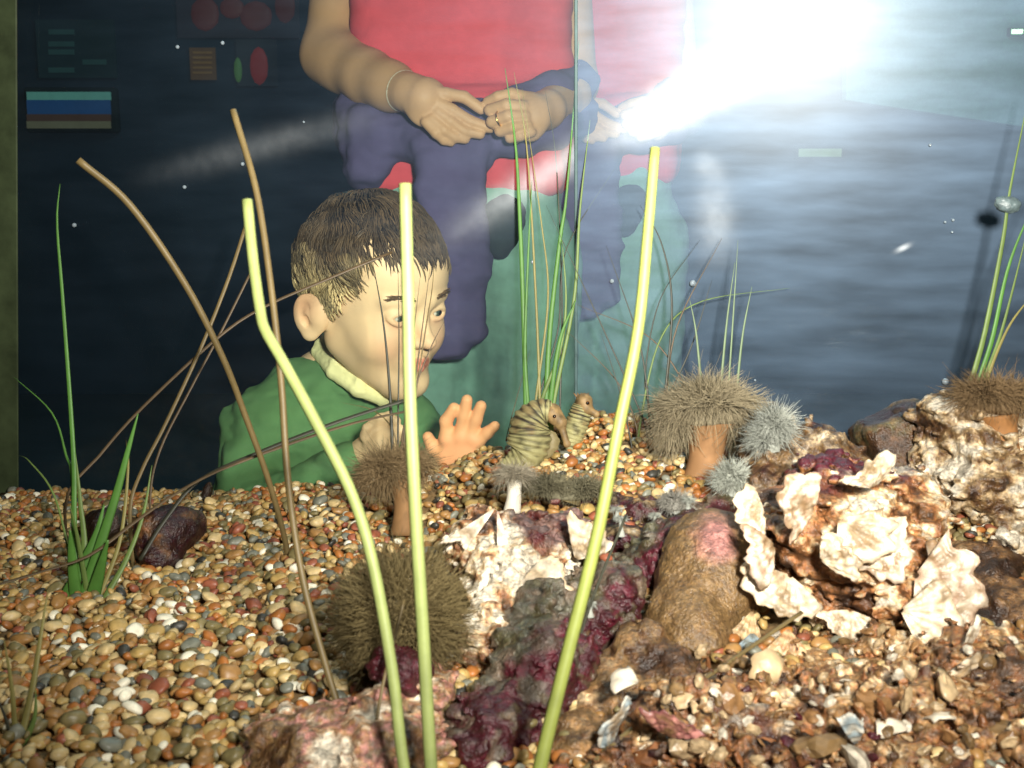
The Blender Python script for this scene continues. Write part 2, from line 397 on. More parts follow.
# ------------------------------------------------------------------ the tank
tank = thing('aquarium', (0, 0.75, 0), 'glass aquarium tank holding the gravel, rocks and plants', 'aquarium')
PX = np.cross(PN, [0, 0, 1]); PX /= np.linalg.norm(PX)
if PX[0] < 0: PX = -PX
PZ = np.cross(PX, -PN); PZ = PZ if PZ[2] > 0 else -PZ
PY = np.cross(PZ, PX)
def pane_local(px, py):
    q = on_pane(px, py) - P0; return float(q @ PX), float(q @ PZ)
def seam_x(z): return 0.0
def make_pane(name, x0, x1, z0, z1, m):
    V, Q = boxvf(np.array([(x0 + x1) / 2, 0.004, (z0 + z1) / 2]), np.array([(x1 - x0) / 2, 0.004, (z1 - z0) / 2]))
    me_m = [m, M['pane_back']]
    # the wet face (towards -Y) carries the film and the added glare; the other faces are plain glass
    mid = [0 if abs(np.cross(V[q[1]] - V[q[0]], V[q[2]] - V[q[1]])[1]) > 1e-9 and V[q][:, 1].mean() < 0.003 else 1 for q in Q]
    o = mk(name, V, Q, None, None, smooth=False, mats=me_m, mid=mid)
    mw = Matrix(((PX[0], PY[0], PZ[0], P0[0]), (PX[1], PY[1], PZ[1], P0[1]), (PX[2], PY[2], PZ[2], P0[2]), (0, 0, 0, 1)))
    o.parent = tank; o.matrix_parent_inverse = Matrix.Translation(-tank.location); o.matrix_basis = mw
    return o
M['pane_back'] = glass_material('clear_glass', None)
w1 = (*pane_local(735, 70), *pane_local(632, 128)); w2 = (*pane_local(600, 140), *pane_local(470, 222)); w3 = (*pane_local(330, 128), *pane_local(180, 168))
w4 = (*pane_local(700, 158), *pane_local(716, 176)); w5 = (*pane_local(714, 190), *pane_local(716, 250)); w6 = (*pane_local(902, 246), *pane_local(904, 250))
M['glass_r'] = glass_material('filmed_glass', dict(haze=0.175, r=0.335, core=0.020, glare_bands=[(*w1, 0.017, 0.20, 0.42), (*w4, 0.010, 0.07, 0.6), (*w5, 0.016, 0.1, 0.6), (*w6, 0.006, 0.3, 0.6)]))
M['glass_l'] = glass_material('clean_glass', dict(haze=0.05, r=0.3, core=0.02, glare_bands=[(*w2, 0.014, 0.20, 0.55), (*w3, 0.012, 0.12, 0.65)]))
XL = pane_local(-45, 300)[0]
make_pane('glass_pane', XL, -0.0015, -0.40, 0.50, M['glass_l'])
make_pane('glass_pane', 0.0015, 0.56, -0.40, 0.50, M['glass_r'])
def pane_bar(name, x0, x1, z0, z1, y0, y1, m):
    V, Q = boxvf(np.array([(x0 + x1) / 2, (y0 + y1) / 2, (z0 + z1) / 2]), np.array([(x1 - x0) / 2, (y1 - y0) / 2, (z1 - z0) / 2]))
    o = mk(name, V @ np.array([PX, PY, PZ]) + P0, Q, m, tank, smooth=False); bevel(o, 0.001); return o
M['silicone'] = mat('silicone', tuple(lin(70, 92, 92)), rough=0.5, nscale=60, namt=0.3)
M['post'] = mat('corner_post', tuple(lin(62, 72, 48)), rough=0.5, nscale=18, namt=0.6)
ps = pane_bar('seam', -0.0016, 0.0016, -0.4, 0.5, -0.0022, 0.0, M['silicone']); ps['label'] = 'pale silicone seam between the panes'
V = np.array([on_pane(px, py, o_) for o_ in (0.012, -0.03) for px, py in ((-70, -60), (17, -60), (19, 560), (-70, 560))])
bevel(mk('corner_post', V, np.array([[0, 3, 2, 1], [4, 5, 6, 7], [0, 1, 5, 4], [1, 2, 6, 5], [2, 3, 7, 6], [3, 0, 4, 7]]), M['post'], tank, smooth=False), 0.002)
pane_bar('glass_foot', XL, 0.56, -0.42, -0.40, -0.008, 0.02, M['silicone'])
V, Q = boxvf(np.array([0.0, 0.62, 0.2]), np.array([0.62, 0.36, 0.2])); bevel(mk('cabinet', V, Q, M['dark'], tank, smooth=False), 0.01)

# ------------------------------------------------------------------ gravel bed
CT = [(20, 490, 1.24), (100, 489, 1.235), (210, 491, 1.205), (330, 486, 1.175), (440, 466, 1.15), (500, 452, 1.13), (560, 428, 1.10), (600, 418, 1.09), (660, 430, 1.05), (200, 560, .96), (60, 560, .98), (120, 650, .76), (420, 540, .93), (560, 480, .95), (640, 470, .95)]
CT = [at(*c) for c in CT] + [np.array(c) for c in ((-.45, .55, .56), (-.2, .5, .56), (0, .48, .56), (.4, .48, .56), (.3, .9, .60), (.45, .9, .62), (.2, .7, .575), (0, .65, .562), (-.25, .7, .558), (.5, .7, .58), (.3, 1.1, .61), (-.6, .9, .54), (.6, 1.05, .6))]
CT = np.array(CT)
def gz(x, y):
    x = np.asarray(x, float); y = np.asarray(y, float)
    d2 = (x[..., None] - CT[:, 0]) ** 2 + (y[..., None] - CT[:, 1]) ** 2 + 2e-4
    wt = d2 ** -1.7; return (wt * CT[:, 2]).sum(-1) / wt.sum(-1)
def ypane(x, z): return P0[1] - ((x - P0[0]) * PN[0] + (z - P0[2]) * PN[2]) / PN[1]
nx, ny = 90, 70
gx = np.linspace(-0.58, 0.58, nx); V = []
for i in range(nx):
    yb = ypane(gx[i], 0.56) - 0.003
    for j in range(ny):
        y = 0.38 + (yb - 0.38) * j / (ny - 1); V.append((gx[i], y, 0))
V = np.array(V); V[:, 2] = gz(V[:, 0], V[:, 1]) - 0.006
I = np.arange(nx * ny).reshape(nx, ny)
Q = np.stack([I[:-1, :-1], I[1:, :-1], I[1:, 1:], I[:-1, 1:]], -1).reshape(-1, 4)
Vb = V.copy(); Vb[:, 2] = 0.41
sub = mat('gravel_sand', tuple(lin(120, 96, 62)), rough=0.9, nscale=120, namt=0.5, bscale=300, bstr=0.6)
rim = np.concatenate([I[:, 0], I[-1, 1:], I[::-1, -1][1:], I[0, ::-1][1:-1]]); r2 = np.roll(rim, -1); nV = len(V)
Qs = np.stack([rim, rim + nV, r2 + nV, r2], 1)
tag(mk('gravel_base', np.concatenate([V, Vb]), np.concatenate([Q, Q[:, ::-1] + nV, Qs]), sub), 'fine brown sand under the pebbles of the tank floor', 'gravel', kind='stuff')

PAL = {'cream': lin(204, 178, 126), 'white': lin(240, 232, 208), 'tan': lin(156, 116, 66), 'amber': lin(166, 104, 50), 'brick': lin(144, 82, 58), 'olive': lin(120, 108, 70), 'grey': lin(118, 118, 104), 'dark': lin(56, 54, 48), 'straw': lin(180, 150, 90)}
PN_ = list(PAL); PW = np.array([.19, .06, .20, .12, .06, .12, .08, .03, .14])
def pebble_shape(sub, seed):
    V, Q = ICO[sub]; n = fbm(V * 1.3 + seed * 5.1, 2, seed)
    r = np.random.default_rng(seed); s = np.array([1, r.uniform(.62, .9), r.uniform(.42, .66)])
    return V * s * (1 + 0.26 * n[:, None]), Q
SH1 = [pebble_shape(2, k) for k in range(12)]
def rots(n, r, tilt=0.5):
    a = r.uniform(0, 2 * math.pi, n); b = r.normal(0, tilt, n); c = r.normal(0, tilt, n)
    out = np.empty((n, 3, 3))
    for i in range(n): out[i] = np.array((Matrix.Rotation(b[i], 3, 'X') @ Matrix.Rotation(c[i], 3, 'Y') @ Matrix.Rotation(a[i], 3, 'Z')))
    return out
# pebbles that lie on top and show largest: each one a thing
def project(P):
    q = P - CAM; d = q @ FW; return 512 + F * (q @ RT) / d, 384 - F * (q @ UP) / d, d
def keep_out(px, py):
    return ((px > 455) & (py > 520)) | ((px > 235) & (px < 460) & (py > 680)) | ((px > 470) & (py < 445)) | ((px > 325) & (px < 480) & (py > 540) & (py < 705)) | (px > 650)
top = []
tries = rng.uniform((-.5, .48), (.12, 1.12), (9000, 2))
for x, y in tries:
    z = float(gz(x, y)); px, py, d = project(np.array([x, y, z]))
    if px < 2 or px > 640 or py < 500 or py > 766 or keep_out(px, py): continue
    if ((px - 165) ** 2 < 40 ** 2 and 500 < py < 575): continue
    if any((x - t[0]) ** 2 + (y - t[1]) ** 2 < (0.014 + 0.004 * (d > 0.8)) ** 2 for t in top): continue
    top.append((x, y, z, d))
    if len(top) >= 290: break
LBL = {'cream': 'smooth cream pebble lying on top of the gravel', 'white': 'bright white pebble standing out on the gravel', 'tan': 'tan pebble lying on top of the gravel', 'amber': 'amber orange pebble lying on the gravel', 'brick': 'brick red flat pebble on the gravel',
       'olive': 'olive green pebble lying on the gravel', 'grey': 'grey pebble lying on top of the gravel', 'dark': 'nearly black pebble lying on the gravel', 'straw': 'straw yellow pebble lying on the gravel'}
protos = {}
R_ = rots(len(top), rng, 0.28)
for i, (x, y, z, d) in enumerate(top):
    cn = PN_[rng.choice(len(PN_), p=PW)]; k = int(rng.integers(4)); key = (cn, k)
    if key not in protos:
        V, Q = pebble_shape(3, 40 + k + 4 * PN_.index(cn)); n = fbm(V * 2.5 + k, 3, k)
        c = np.clip(PAL[cn] * (1 + 0.25 * n[:, None]), 0, 1); o = mk('pebble', V * 0.0078, Q, M['pebble'], col=c); protos[key] = o
    else:
        o = protos[key].copy(); COL.objects.link(o)
    sc = float(rng.uniform(0.5, 1.0))
    o.matrix_world = Matrix.Translation((x, y, z + 0.0035 * sc)) @ Matrix([list(r) for r in R_[i]]).to_4x4() @ Matrix.Scale(sc, 4)
    tag(o, LBL[cn], 'pebble', cn + ' pebbles on the gravel bed')
# the rest of the gravel as one mass
n = 23000
xs = rng.uniform(-.56, .5, n); ys = rng.uniform(.42, 1.2, n)
zs = gz(xs, ys) + rng.uniform(-.004, .0025, n)
qx, qy, _ = project(np.stack([xs, ys, zs], 1)); hid = (qx > 480) & (qy > 540)
ok = (ys < ypane(xs, 0.57) - 0.009) & (qx > -60) & (qx < 1090) & (qy < 850) & (~hid | (rng.random(n) < .35))
P = np.stack([xs, ys, zs], 1)[ok]; n = len(P)
siz = rng.uniform(.0028, .0064, n); Rm = rots(n, rng, 0.4); ck = rng.choice(len(PN_), n, p=PW); sh = rng.integers(0, 12, n)
cols = np.array([PAL[k] for k in PN_])[ck] * rng.uniform(.75, 1.15, (n, 1))
Vs, Qs, Cs = [], [], []; off = 0
for k in range(12):
    m = sh == k; Vk, Qk = SH1[k]; c = m.sum()
    VV = np.einsum('nij,vj->nvi', Rm[m], Vk) * siz[m][:, None, None] + P[m][:, None]
    Vs.append(VV.reshape(-1, 3)); Cs.append(np.repeat(cols[m], len(Vk), 0)); Qs.append((Qk[None] + (np.arange(c) * len(Vk))[:, None, None] + off).reshape(-1, 3)); off += c * len(Vk)
tag(mk('gravel', np.concatenate(Vs), np.concatenate(Qs), M['pebble'], col=np.concatenate(Cs)), 'bed of mixed cream, tan and brown pebbles covering the tank floor', 'gravel', kind='stuff')

# ------------------------------------------------------------------ rocks
def rot_view(deg, yaw=0.0):
    """axes turned about the viewing direction by deg (anticlockwise in the picture) and about the vertical by yaw"""
    a = math.radians(deg); c, s = math.cos(a), math.sin(a)
    R = np.stack([c * RT + s * UP, FW, -s * RT + c * UP], 1)
    y = math.radians(yaw); Rz = np.array([[math.cos(y), -math.sin(y), 0], [math.sin(y), math.cos(y), 0], [0, 0, 1]])
    return Rz @ R
def lump(f, px, py, d, rx, ry, rd, deg=0, kind='e', k=0.02, yaw=0, rnd=0.012):
    u = d / F
    if kind == 'e': f.ell(at(px, py, d), (rx * u, rd, ry * u), rot_view(deg, yaw), k)
    else: f.box(at(px, py, d), (max(rx * u - rnd, .002), max(rd - rnd, .002), max(ry * u - rnd, .002)), rot_view(deg, yaw), rnd, k)
C_ = {k: lin(*v) for k, v in dict(white=(246, 232, 208), cream=(228, 196, 150), tan=(176, 130, 82), brown=(110, 76, 46), dkbrown=(62, 42, 30), maroon=(88, 24, 38), dkmaroon=(58, 18, 26), grey=(112, 108, 92), olive=(98, 92, 62), pink=(206, 140, 130), rust=(164, 106, 64), sand=(150, 118, 76), blue=(150, 166, 172), dust=(140, 120, 100)).items()}
def ramp(t, stops):
    t = np.clip(t, 0, 1); xs = [s[0] for s in stops]; cs = np.array([C_[s[1]] for s in stops])
    return np.stack([np.interp(t, xs, cs[:, k]) for k in range(3)], 1)
def rockdisp(seed, f1, a1, f2, a2, f3=0, a3=0):
    def fn(p):
        r = a1 * fbm(p * f1, 4, seed)
        w1, w2 = worley(p * f2 + 0.5 * vnoise(p * f2 * 0.5, seed + 3)[:, None], seed); r = r + a2 * (w1 - 0.45) * 1.6
        w3, _ = worley(p * f2 * 2.3, seed + 21); r = r + a2 * .45 * (w3 - .45) * 1.6
        if a3: r = r + a3 * (1 - 2 * np.abs(fbm(p * np.array([f3, f3, f3 * 2.2]), 3, seed + 9)))
        return r
    return fn
def rock(name, label, f, h, seed, colf, dp=(14, .012, 60, .006, 40, .004), group=None, cat='rock', gain=.62):
    amp = dp[1] + dp[3] * 1.5 + (dp[5] if len(dp) > 5 else 0)
    V, Q = f.mesh(h, rockdisp(seed, *dp), amp); N = vnormals(V, Q)
    pit, e2 = worley(V * 150, seed + 33); fine = fbm(V * 330, 3, seed + 35, .7)
    c = colf(V, N) * gain * (1 + .75 * fine)[:, None]; k = sstep(.10, .0, e2 - pit)[:, None] * .55; c = c * (1 - k) + C_['dkbrown'] * k
    o = mk(name, V, Q, M['rock'], col=np.clip(c, 0, 1)); return tag(o, label, cat, group)
def crust(stops, seed, fr=45, top=None, topamt=0.0, topn=0.35, speck=0.25):
    def fn(V, N):
        t = 0.40 + 1.15 * fbm(V * fr, 5, seed, 0.7) + 0.15 * N[:, 2]
        c = ramp(t, stops)
        w1, _ = worley(V * fr * 3.2, seed + 5); c = c * (1 - speck + 2 * speck * sstep(.75, .2, w1))[:, None]
        if top:
            m = sstep(topn, topn + .25, N[:, 2] * 0.55 + 0.6 * fbm(V * 22, 3, seed + 8) + topamt)
            c = c * (1 - m[:, None]) + (C_[top] * (0.75 + 0.5 * (w1 < .4))[:, None]) * m[:, None]
        return c
    return fn
PALE = [(0, 'dkbrown'), (.22, 'brown'), (.38, 'rust'), (.5, 'tan'), (.62, 'cream'), (.78, 'white'), (1, 'white')]
BRN = [(0, 'dkbrown'), (.3, 'brown'), (.55, 'sand'), (.8, 'tan'), (1, 'cream')]

# the big pale rock with the overhang
f = SDF()
for a in ((845, 545, .76, 92, 62, .06, -12), (800, 530, .745, 58, 36, .045, -25), (880, 590, .73, 55, 40, .045, -30), (830, 490, .79, 50, 40, .05, 0), (905, 505, .80, 36, 46, .04, 20), (930, 615, .73, 40, 24, .035, -35), (800, 600, .76, 40, 20, .04, -60)): lump(f, *a)
def col_big(V, N):
    c = crust(PALE, 21, 40)(V, N); px, py, d = project(V)
    m = sstep(18, -6, (py - 478) + 0.18 * np.abs(px - 830) + 26 * fbm(V * 50, 3, 2)) * sstep(-.1, .3, N[:, 2]); c = c * (1 - m[:, None]) + C_['maroon'] * m[:, None]
    m2 = sstep(.15, .45, fbm(V * 26 + 4, 3, 31)); c = c * (1 - .45 * m2[:, None]) + C_['rust'] * .45 * m2[:, None]
    return c
bigrock = rock('rock', 'large pale crusted rock with jagged shell edges and a maroon top', f, .0016, 3, col_big, (16, .012, 75, .007, 38, .009), gain=.85)
# knobbly rock behind it on the left
f = SDF()
for a in ((775, 460, .88, 34, 40, .04, 15), (820, 448, .89, 30, 32, .04, -30), (760, 500, .86, 26, 40, .035, 0), (850, 470, .88, 30, 26, .03, -30)): lump(f, *a)
rock('rock', 'brown knobbly rock with pale crust behind the large pale rock', f, .002, 5, crust([(0, 'dkbrown'), (.3, 'brown'), (.5, 'sand'), (.62, 'dust'), (.8, 'cream'), (1, 'white')], 41, 50, 'dkmaroon', 0.0, .45), (18, .012, 60, .006, 40, .004))
# wedge shaped rock
f = SDF(); lump(f, 905, 448, .93, 34, 40, .03, 28, 'b', rnd=.01); lump(f, 945, 425, .945, 44, 26, .03, 32, 'b', rnd=.01); lump(f, 930, 470, .92, 50, 36, .03, 0)
rock('rock', 'dull brown and green wedge shaped rock in the shade behind the pale rocks', f, .0025, 6, crust([(0, 'dkbrown'), (.4, 'brown'), (.6, 'olive'), (.8, 'sand'), (1, 'tan')], 52, 30, 'dkmaroon', .1, .5), (14, .010, 50, .003, 40, .002))
# right hand reef rock
f = SDF()
for a in ((955, 430, .875, 40, 44, .04, 10), (965, 480, .86, 38, 44, .045, -10), (1015, 490, .85, 60, 44, .05, 18), (1000, 540, .83, 56, 24, .05, 25), (1045, 450, .87, 40, 50, .04, 0), (935, 500, .85, 20, 18, .03, 0), (1035, 560, .82, 50, 36, .05, 30)): lump(f, *a)
rock('rock', 'cream and yellow crusted reef rock at the right edge under the brown anemone', f, .0018, 8, crust([(0, 'dkbrown'), (.2, 'brown'), (.36, 'sand'), (.52, 'cream'), (.75, 'white'), (1, 'white')], 61, 42), (18, .013, 70, .008, 34, .010))
# dark cavity rock below
f = SDF()
for a in ((960, 575, .80, 60, 36, .05, 15), (1010, 620, .74, 60, 40, .05, 0), (900, 560, .82, 40, 34, .04, 0)): lump(f, *a)
rock('rock', 'dark brown rock in the hollow between the two pale rocks', f, .0025, 9, crust([(0, 'dkbrown'), (.35, 'dkbrown'), (.55, 'brown'), (.75, 'tan'), (1, 'cream')], 71, 44), (16, .010, 60, .005, 30, .004))
# slanting maroon ridge
f = SDF()
for a in ((705, 515, .87, 40, 22, .04, 32), (650, 560, .80, 70, 30, .045, 40), (590, 620, .72, 80, 46, .045, 45), (540, 680, .65, 70, 56, .045, 40), (480, 730, .60, 50, 40, .04, 30), (520, 620, .70, 60, 30, .04, 40)): lump(f, *a)
def col_ridge(V, N):
    px, py, d = project(V); t = (px - 480) * .62 + (py - 700) * .78      # distance across the ridge, upper left to lower right
    c = ramp(.5 + .7 * fbm(V * 60, 5, 81, .6), [(0, 'dkbrown'), (.35, 'olive'), (.55, 'grey'), (.75, 'dust'), (1, 'sand')])
    n = fbm(V * 34, 4, 84, .6)
    m = sstep(-22, 6, t + 60 * n) * sstep(110, 60, t + 60 * n); m = m * (0.35 + .65 * (fbm(V * 90, 3, 88) > -.22))
    c = c * (1 - m[:, None]) + C_['maroon'] * (.7 + .6 * (fbm(V * 80, 3, 90) > 0))[:, None] * m[:, None]
    s = sstep(.30, .42, fbm(V * 70, 3, 95)); return c * (1 - s[:, None]) + C_['dust'] * s[:, None] * .9
rock('rock', 'long slanting grey rock ridge coated with maroon algae', f, .002, 11, col_ridge, (20, .010, 85, .006, 50, .004))
# smooth brown boulder under the ridge's upper end
f = SDF()
for a in ((708, 585, .745, 52, 62, .04, -8), (715, 545, .77, 36, 34, .035, 0), (690, 640, .71, 46, 50, .04, 10)): lump(f, *a)
def col_boul(V, N):
    px, py, d = project(V); c = ramp(.5 + .5 * fbm(V * 70, 4, 101, .6), [(0, 'brown'), (.4, 'sand'), (.6, 'sand'), (1, 'tan')])
    m = sstep(30, 5, np.hypot((px - 716), (py - 538)) + 14 * fbm(V * 50, 3, 4)); return c * (1 - m[:, None]) + C_['pink'] * m[:, None]
rock('boulder', 'smooth tan brown boulder leaning against the maroon ridge', f, .0022, 12, col_boul, (16, .007, 50, .002, 90, .0015), cat='rock')
# tan rock in front of it
f = SDF()
for a in ((610, 700, .645, 44, 50, .035, 30), (665, 690, .65, 30, 44, .03, -30), (570, 750, .60, 50, 40, .04, 40), (640, 650, .68, 34, 34, .03, 0)): lump(f, *a)
rock('rock', 'tan ribbed rock below the smooth boulder beside the tall right stalk', f, .002, 13, crust([(0, 'dkbrown'), (.3, 'brown'), (.5, 'sand'), (.75, 'tan'), (1, 'cream')], 111, 36), (18, .008, 50, .003, 60, .005))
# central crusted rock with the open oyster
f = SDF()
for a in ((520, 545, .79, 60, 34, .045, -5), (480, 545, .78, 34, 40, .035, 10), (565, 535, .80, 30, 34, .035, -20), (510, 590, .74, 46, 44, .04, 20), (490, 640, .69, 40, 42, .035, 30), (540, 580, .76, 40, 30, .03, 20)): lump(f, *a)
def col_cent(V, N):
    px, py, d = project(V); c = crust([(0, 'dkbrown'), (.2, 'brown'), (.34, 'rust'), (.48, 'cream'), (.66, 'white'), (1, 'white')], 121, 48)(V, N)
    m = sstep(12, -14, (py - 542) - .12 * (px - 540) + 40 * fbm(V * 40, 3, 6)) * sstep(495, 520, px); c = c * (1 - .85 * m[:, None]) + C_['maroon'] * .85 * m[:, None]
    return c
centre = rock('rock', 'cream crusted rock holding an open oyster shell in the middle of the gravel', f, .0016, 14, col_cent, (18, .010, 85, .007, 40, .005), gain=.8)
# small rubble strip behind it
f = SDF()
for a in ((590, 505, .90, 60, 14, .03, -8), (650, 510, .88, 40, 14, .03, -6), (620, 535, .84, 44, 16, .03, 0)): lump(f, *a)
rock('rock', 'low dark maroon rock bearing tiny white polyps behind the ridge', f, .0022, 15, crust([(0, 'dkmaroon'), (.35, 'maroon'), (.5, 'dkbrown'), (.65, 'sand'), (.85, 'cream'), (1, 'white')], 131, 48), (20, .008, 70, .006))
# shell rubble slope in the lower right corner
f = SDF()
for a in ((820, 715, .62, 150, 60, .07, 4), (930, 680, .65, 110, 50, .06, 8), (720, 730, .60, 110, 50, .06, 0), (800, 660, .68, 100, 30, .05, 0), (1000, 740, .60, 90, 60, .06, 0), (860, 790, .56, 260, 60, .06, 0), (600, 800, .555, 160, 44, .05, 0)): lump(f, *a)
def col_rub(V, N):
    c = crust([(0, 'dkbrown'), (.25, 'brown'), (.42, 'rust'), (.52, 'sand'), (.66, 'tan'), (.82, 'cream'), (1, 'white')], 141, 70, speck=.4)(V, N)
    m = sstep(.2, .4, fbm(V * 30, 3, 146)); return c * (1 - .7 * m[:, None]) + C_['dkmaroon'] * .7 * m[:, None]
tag(rock('shell_rubble', 'slope of broken brown and gold shell rubble in the lower right corner', f, .0019, 16, col_rub, (22, .020, 90, .011, 60, .008), cat='rubble', gain=.8), kind='stuff')
f = SDF()
for a in ((960, 700, .615, 54, 40, .04, -20), (1010, 690, .62, 40, 50, .04, 0)): lump(f, *a)
rock('rock', 'rough reddish brown rock on the rubble at the lower right edge', f, .002, 17, crust([(0, 'dkbrown'), (.4, 'brown'), (.6, 'rust'), (.8, 'sand'), (1, 'cream')], 151, 50), (18, .009, 60, .005, 40, .006))
# rosy flat rock at the lower edge and the small dark one in the gravel
f = SDF()
for a in ((330, 765, .565, 90, 50, .045, 0), (300, 745, .58, 50, 30, .035, 10), (400, 730, .585, 60, 30, .04, -10), (420, 690, .615, 44, 26, .035, 0)): lump(f, *a)
rock('rock', 'rosy brown rock half buried in gravel at the bottom of the picture', f, .002, 18, crust([(0, 'dkbrown'), (.25, 'brown'), (.42, 'sand'), (.52, 'dust'), (.62, 'pink'), (.72, 'tan'), (1, 'white')], 161, 45), (18, .008, 70, .006, 40, .003), gain=.85)
f = SDF()
for a in ((165, 535, .965, 30, 30, .03, -30), (195, 525, .98, 12, 15, .02, 0), (160, 558, .95, 18, 14, .02, 0)): lump(f, *a)
rock('rock', 'dark maroon rock sunk in the gravel beside the green grass clump', f, .002, 19, crust([(0, 'dkbrown'), (.3, 'dkmaroon'), (.6, 'dkmaroon'), (.8, 'brown'), (1, 'rust')], 171, 40), (20, .006, 60, .003))
f = SDF(); lump(f, 105, 526, 1.0, 22, 20, .02)
rock('rock', 'small dark brown stone behind the green grass clump', f, .002, 20, crust([(0, 'dkbrown'), (.5, 'dkbrown'), (.8, 'dkmaroon'), (1, 'brown')], 181, 40), (20, .005, 60, .003))
f = SDF(); lump(f, 207, 494, 1.17, 5, 13, .007, -14)
rock('stone', 'thin dark upright stone by the glass at the boy\'s sleeve', f, .0016, 22, crust([(0, 'dkbrown'), (.6, 'dkbrown'), (1, 'brown')], 183, 40), (20, .002, 60, .001))
f = SDF(); lump(f, 405, 672, .60, 26, 24, .02); lump(f, 385, 665, .605, 12, 12, .015)
rock('algae_tuft', 'dark maroon algae tuft below the fuzzy ball anemone', f, .0016, 23, crust([(0, 'dkmaroon'), (.5, 'maroon'), (1, 'maroon')], 187, 60), (40, .005, 120, .004), cat='algae')

# ------------------------------------------------------------------ shells and stones
def shell_vf(seed, nr=18, nt=30, spread=130, ridges=9, cup=.35, thick=.05):
    r_ = np.random.default_rng(seed); th = np.radians(np.linspace(-spread / 2, spread / 2, nt)); rr = np.linspace(.06, 1, nr)
    jag = 1 + .16 * vnoise(np.stack([th * 5 + seed, th * 0, th * 0], 1), seed) + .12 * np.sin(th * 3 + seed) + .02 * r_.normal(size=nt)
    R, T = np.meshgrid(rr, th, indexing='ij'); Rj = R * (1 + (jag[None] - 1) * R ** 2)
    x = Rj * np.sin(T); y = Rj * np.cos(T)
    z = cup * (R - R ** 2.2) + .035 * R * np.sin(T * ridges * 2.2) + .03 * np.sin(R * 34 + seed + T * 2) * R + .05 * vnoise(np.stack([R.ravel() * 6, T.ravel() * 5, R.ravel() * 0], 1), seed).reshape(R.shape) * R
    Vt = np.stack([x, y, z], -1).reshape(-1, 3); Vb = Vt - [0, 0, thick]
    I = np.arange(nr * nt).reshape(nr, nt); q = np.stack([I[:-1, :-1], I[:-1, 1:], I[1:, 1:], I[1:, :-1]], -1).reshape(-1, 4); n = len(Vt)
    rim = np.concatenate([I[0], I[1:, -1], I[-1, ::-1][1:], I[::-1, 0][1:-1]]); r2 = np.roll(rim, -1)
    Q = np.concatenate([q[:, ::-1], q + n, np.stack([rim, r2, r2 + n, rim + n], 1)])
    V = np.concatenate([Vt, Vb]); band = .5 + .5 * np.sin(np.concatenate([R.ravel()] * 2) * 20 + 2 * vnoise(V * 4, seed))
    return V, Q, band
def shell(px, py, d, size, roll, tilt, seed, c1='white', c2='cream', parent=None, label=None, name='shell', cat='shell', **kw):
    """a fan of shell: size in picture pixels at that distance, roll = direction of the fan in the picture, tilt = how far it leans to the viewer"""
    V, Q, band = shell_vf(seed, **kw); c = (C_[c1] * (1 - band[:, None] * .7) + C_[c2] * band[:, None] * .7) * (.72 + .4 * fbm(V * 5, 4, seed + 3, .7))[:, None]; st = .8 * sstep(-.05, .35, fbm(V * 2.6 + seed, 4, seed + 6, .65))[:, None]; c = c * (1 - st) + C_['sand'] * .6 * st
    u = size * d / F; B = rot_view(roll); t = math.radians(tilt)
    X = B[:, 0]; Z = B[:, 2]; Y = -FW
    a2 = math.cos(t) * Z + math.sin(t) * Y; a3 = np.cross(X, a2); a3 = a3 if a3 @ FW < 0 else -a3
    W = at(px, py, d) + u * (V[:, :1] * X + V[:, 1:2] * a2 + V[:, 2:] * a3)
    o = mk(name, W, Q, M['shell'], parent, col=np.clip(c, 0, 1))
    if label: tag(o, label, cat)
    return o
for k, a in enumerate(((815, 508, .69, 40, 70, 20, 1), (838, 520, .685, 50, -130, 25, 2), (862, 520, .69, 50, -160, 10, 3), (775, 545, .69, 40, 110, 25, 4), (790, 575, .70, 46, 150, 20, 5), (872, 488, .72, 34, 20, 30, 6),
        (915, 575, .69, 60, -110, 20, 7), (900, 610, .67, 52, -100, 15, 8), (850, 610, .69, 34, 170, 30, 9), (935, 585, .70, 40, -40, 25, 10), (765, 515, .72, 34, 100, 20, 12), (820, 560, .68, 36, -60, 40, 13), (880, 545, .69, 34, -150, 20, 14))):
    shell(*a, parent=bigrock, c2='cream' if k % 3 else 'rust', spread=110 if k % 2 else 150)
shell(497, 506, .742, 64, 133, 10, 31, parent=centre, c1='white', c2='sand', spread=22, name='oyster_shell', ridges=3)
shell(497, 508, .74, 60, -170, 10, 32, parent=centre, c1='white', c2='pink', spread=18, name='oyster_shell', ridges=3)
shell(505, 600, .715, 60, -70, 15, 33, parent=centre, c1='white', c2='cream', spread=60, name='oyster_shell', ridges=4)
shell(575, 560, .75, 42, -30, 20, 34, parent=centre, c1='white', c2='cream', spread=80, name='oyster_shell')
shell(752, 610, .70, 36, 160, 25, 41, 'cream', 'sand', label='pale upright shell wedged between the boulder and the large pale rock', spread=60)
shell(752, 632, .685, 34, 175, 30, 42, 'blue', 'grey', label='grey blue shell fragment under the pale upright shell', spread=90)
shell(788, 628, .67, 34, 170, 35, 43, 'cream', 'rust', label='small curled cream shell hanging below the large pale rock', spread=80)
shell(970, 645, .64, 34, 60, 55, 44, 'white', 'white', label='bright white shell chip at the foot of the right rocks', spread=120, ridges=2)
shell(960, 680, .62, 44, 40, 55, 45, 'cream', 'white', label='large cream shell flake on the reddish brown rock', spread=120, ridges=2)
shell(620, 725, .575, 36, 60, 60, 46, 'blue', 'white', label='blue grey shell with a white rim lying on the tan ribbed rock', spread=140, ridges=2)
shell(855, 745, .55, 50, 20, 40, 47, 'blue', 'white', label='narrow pale blue shell sliver in the rubble slope', spread=30, ridges=2)
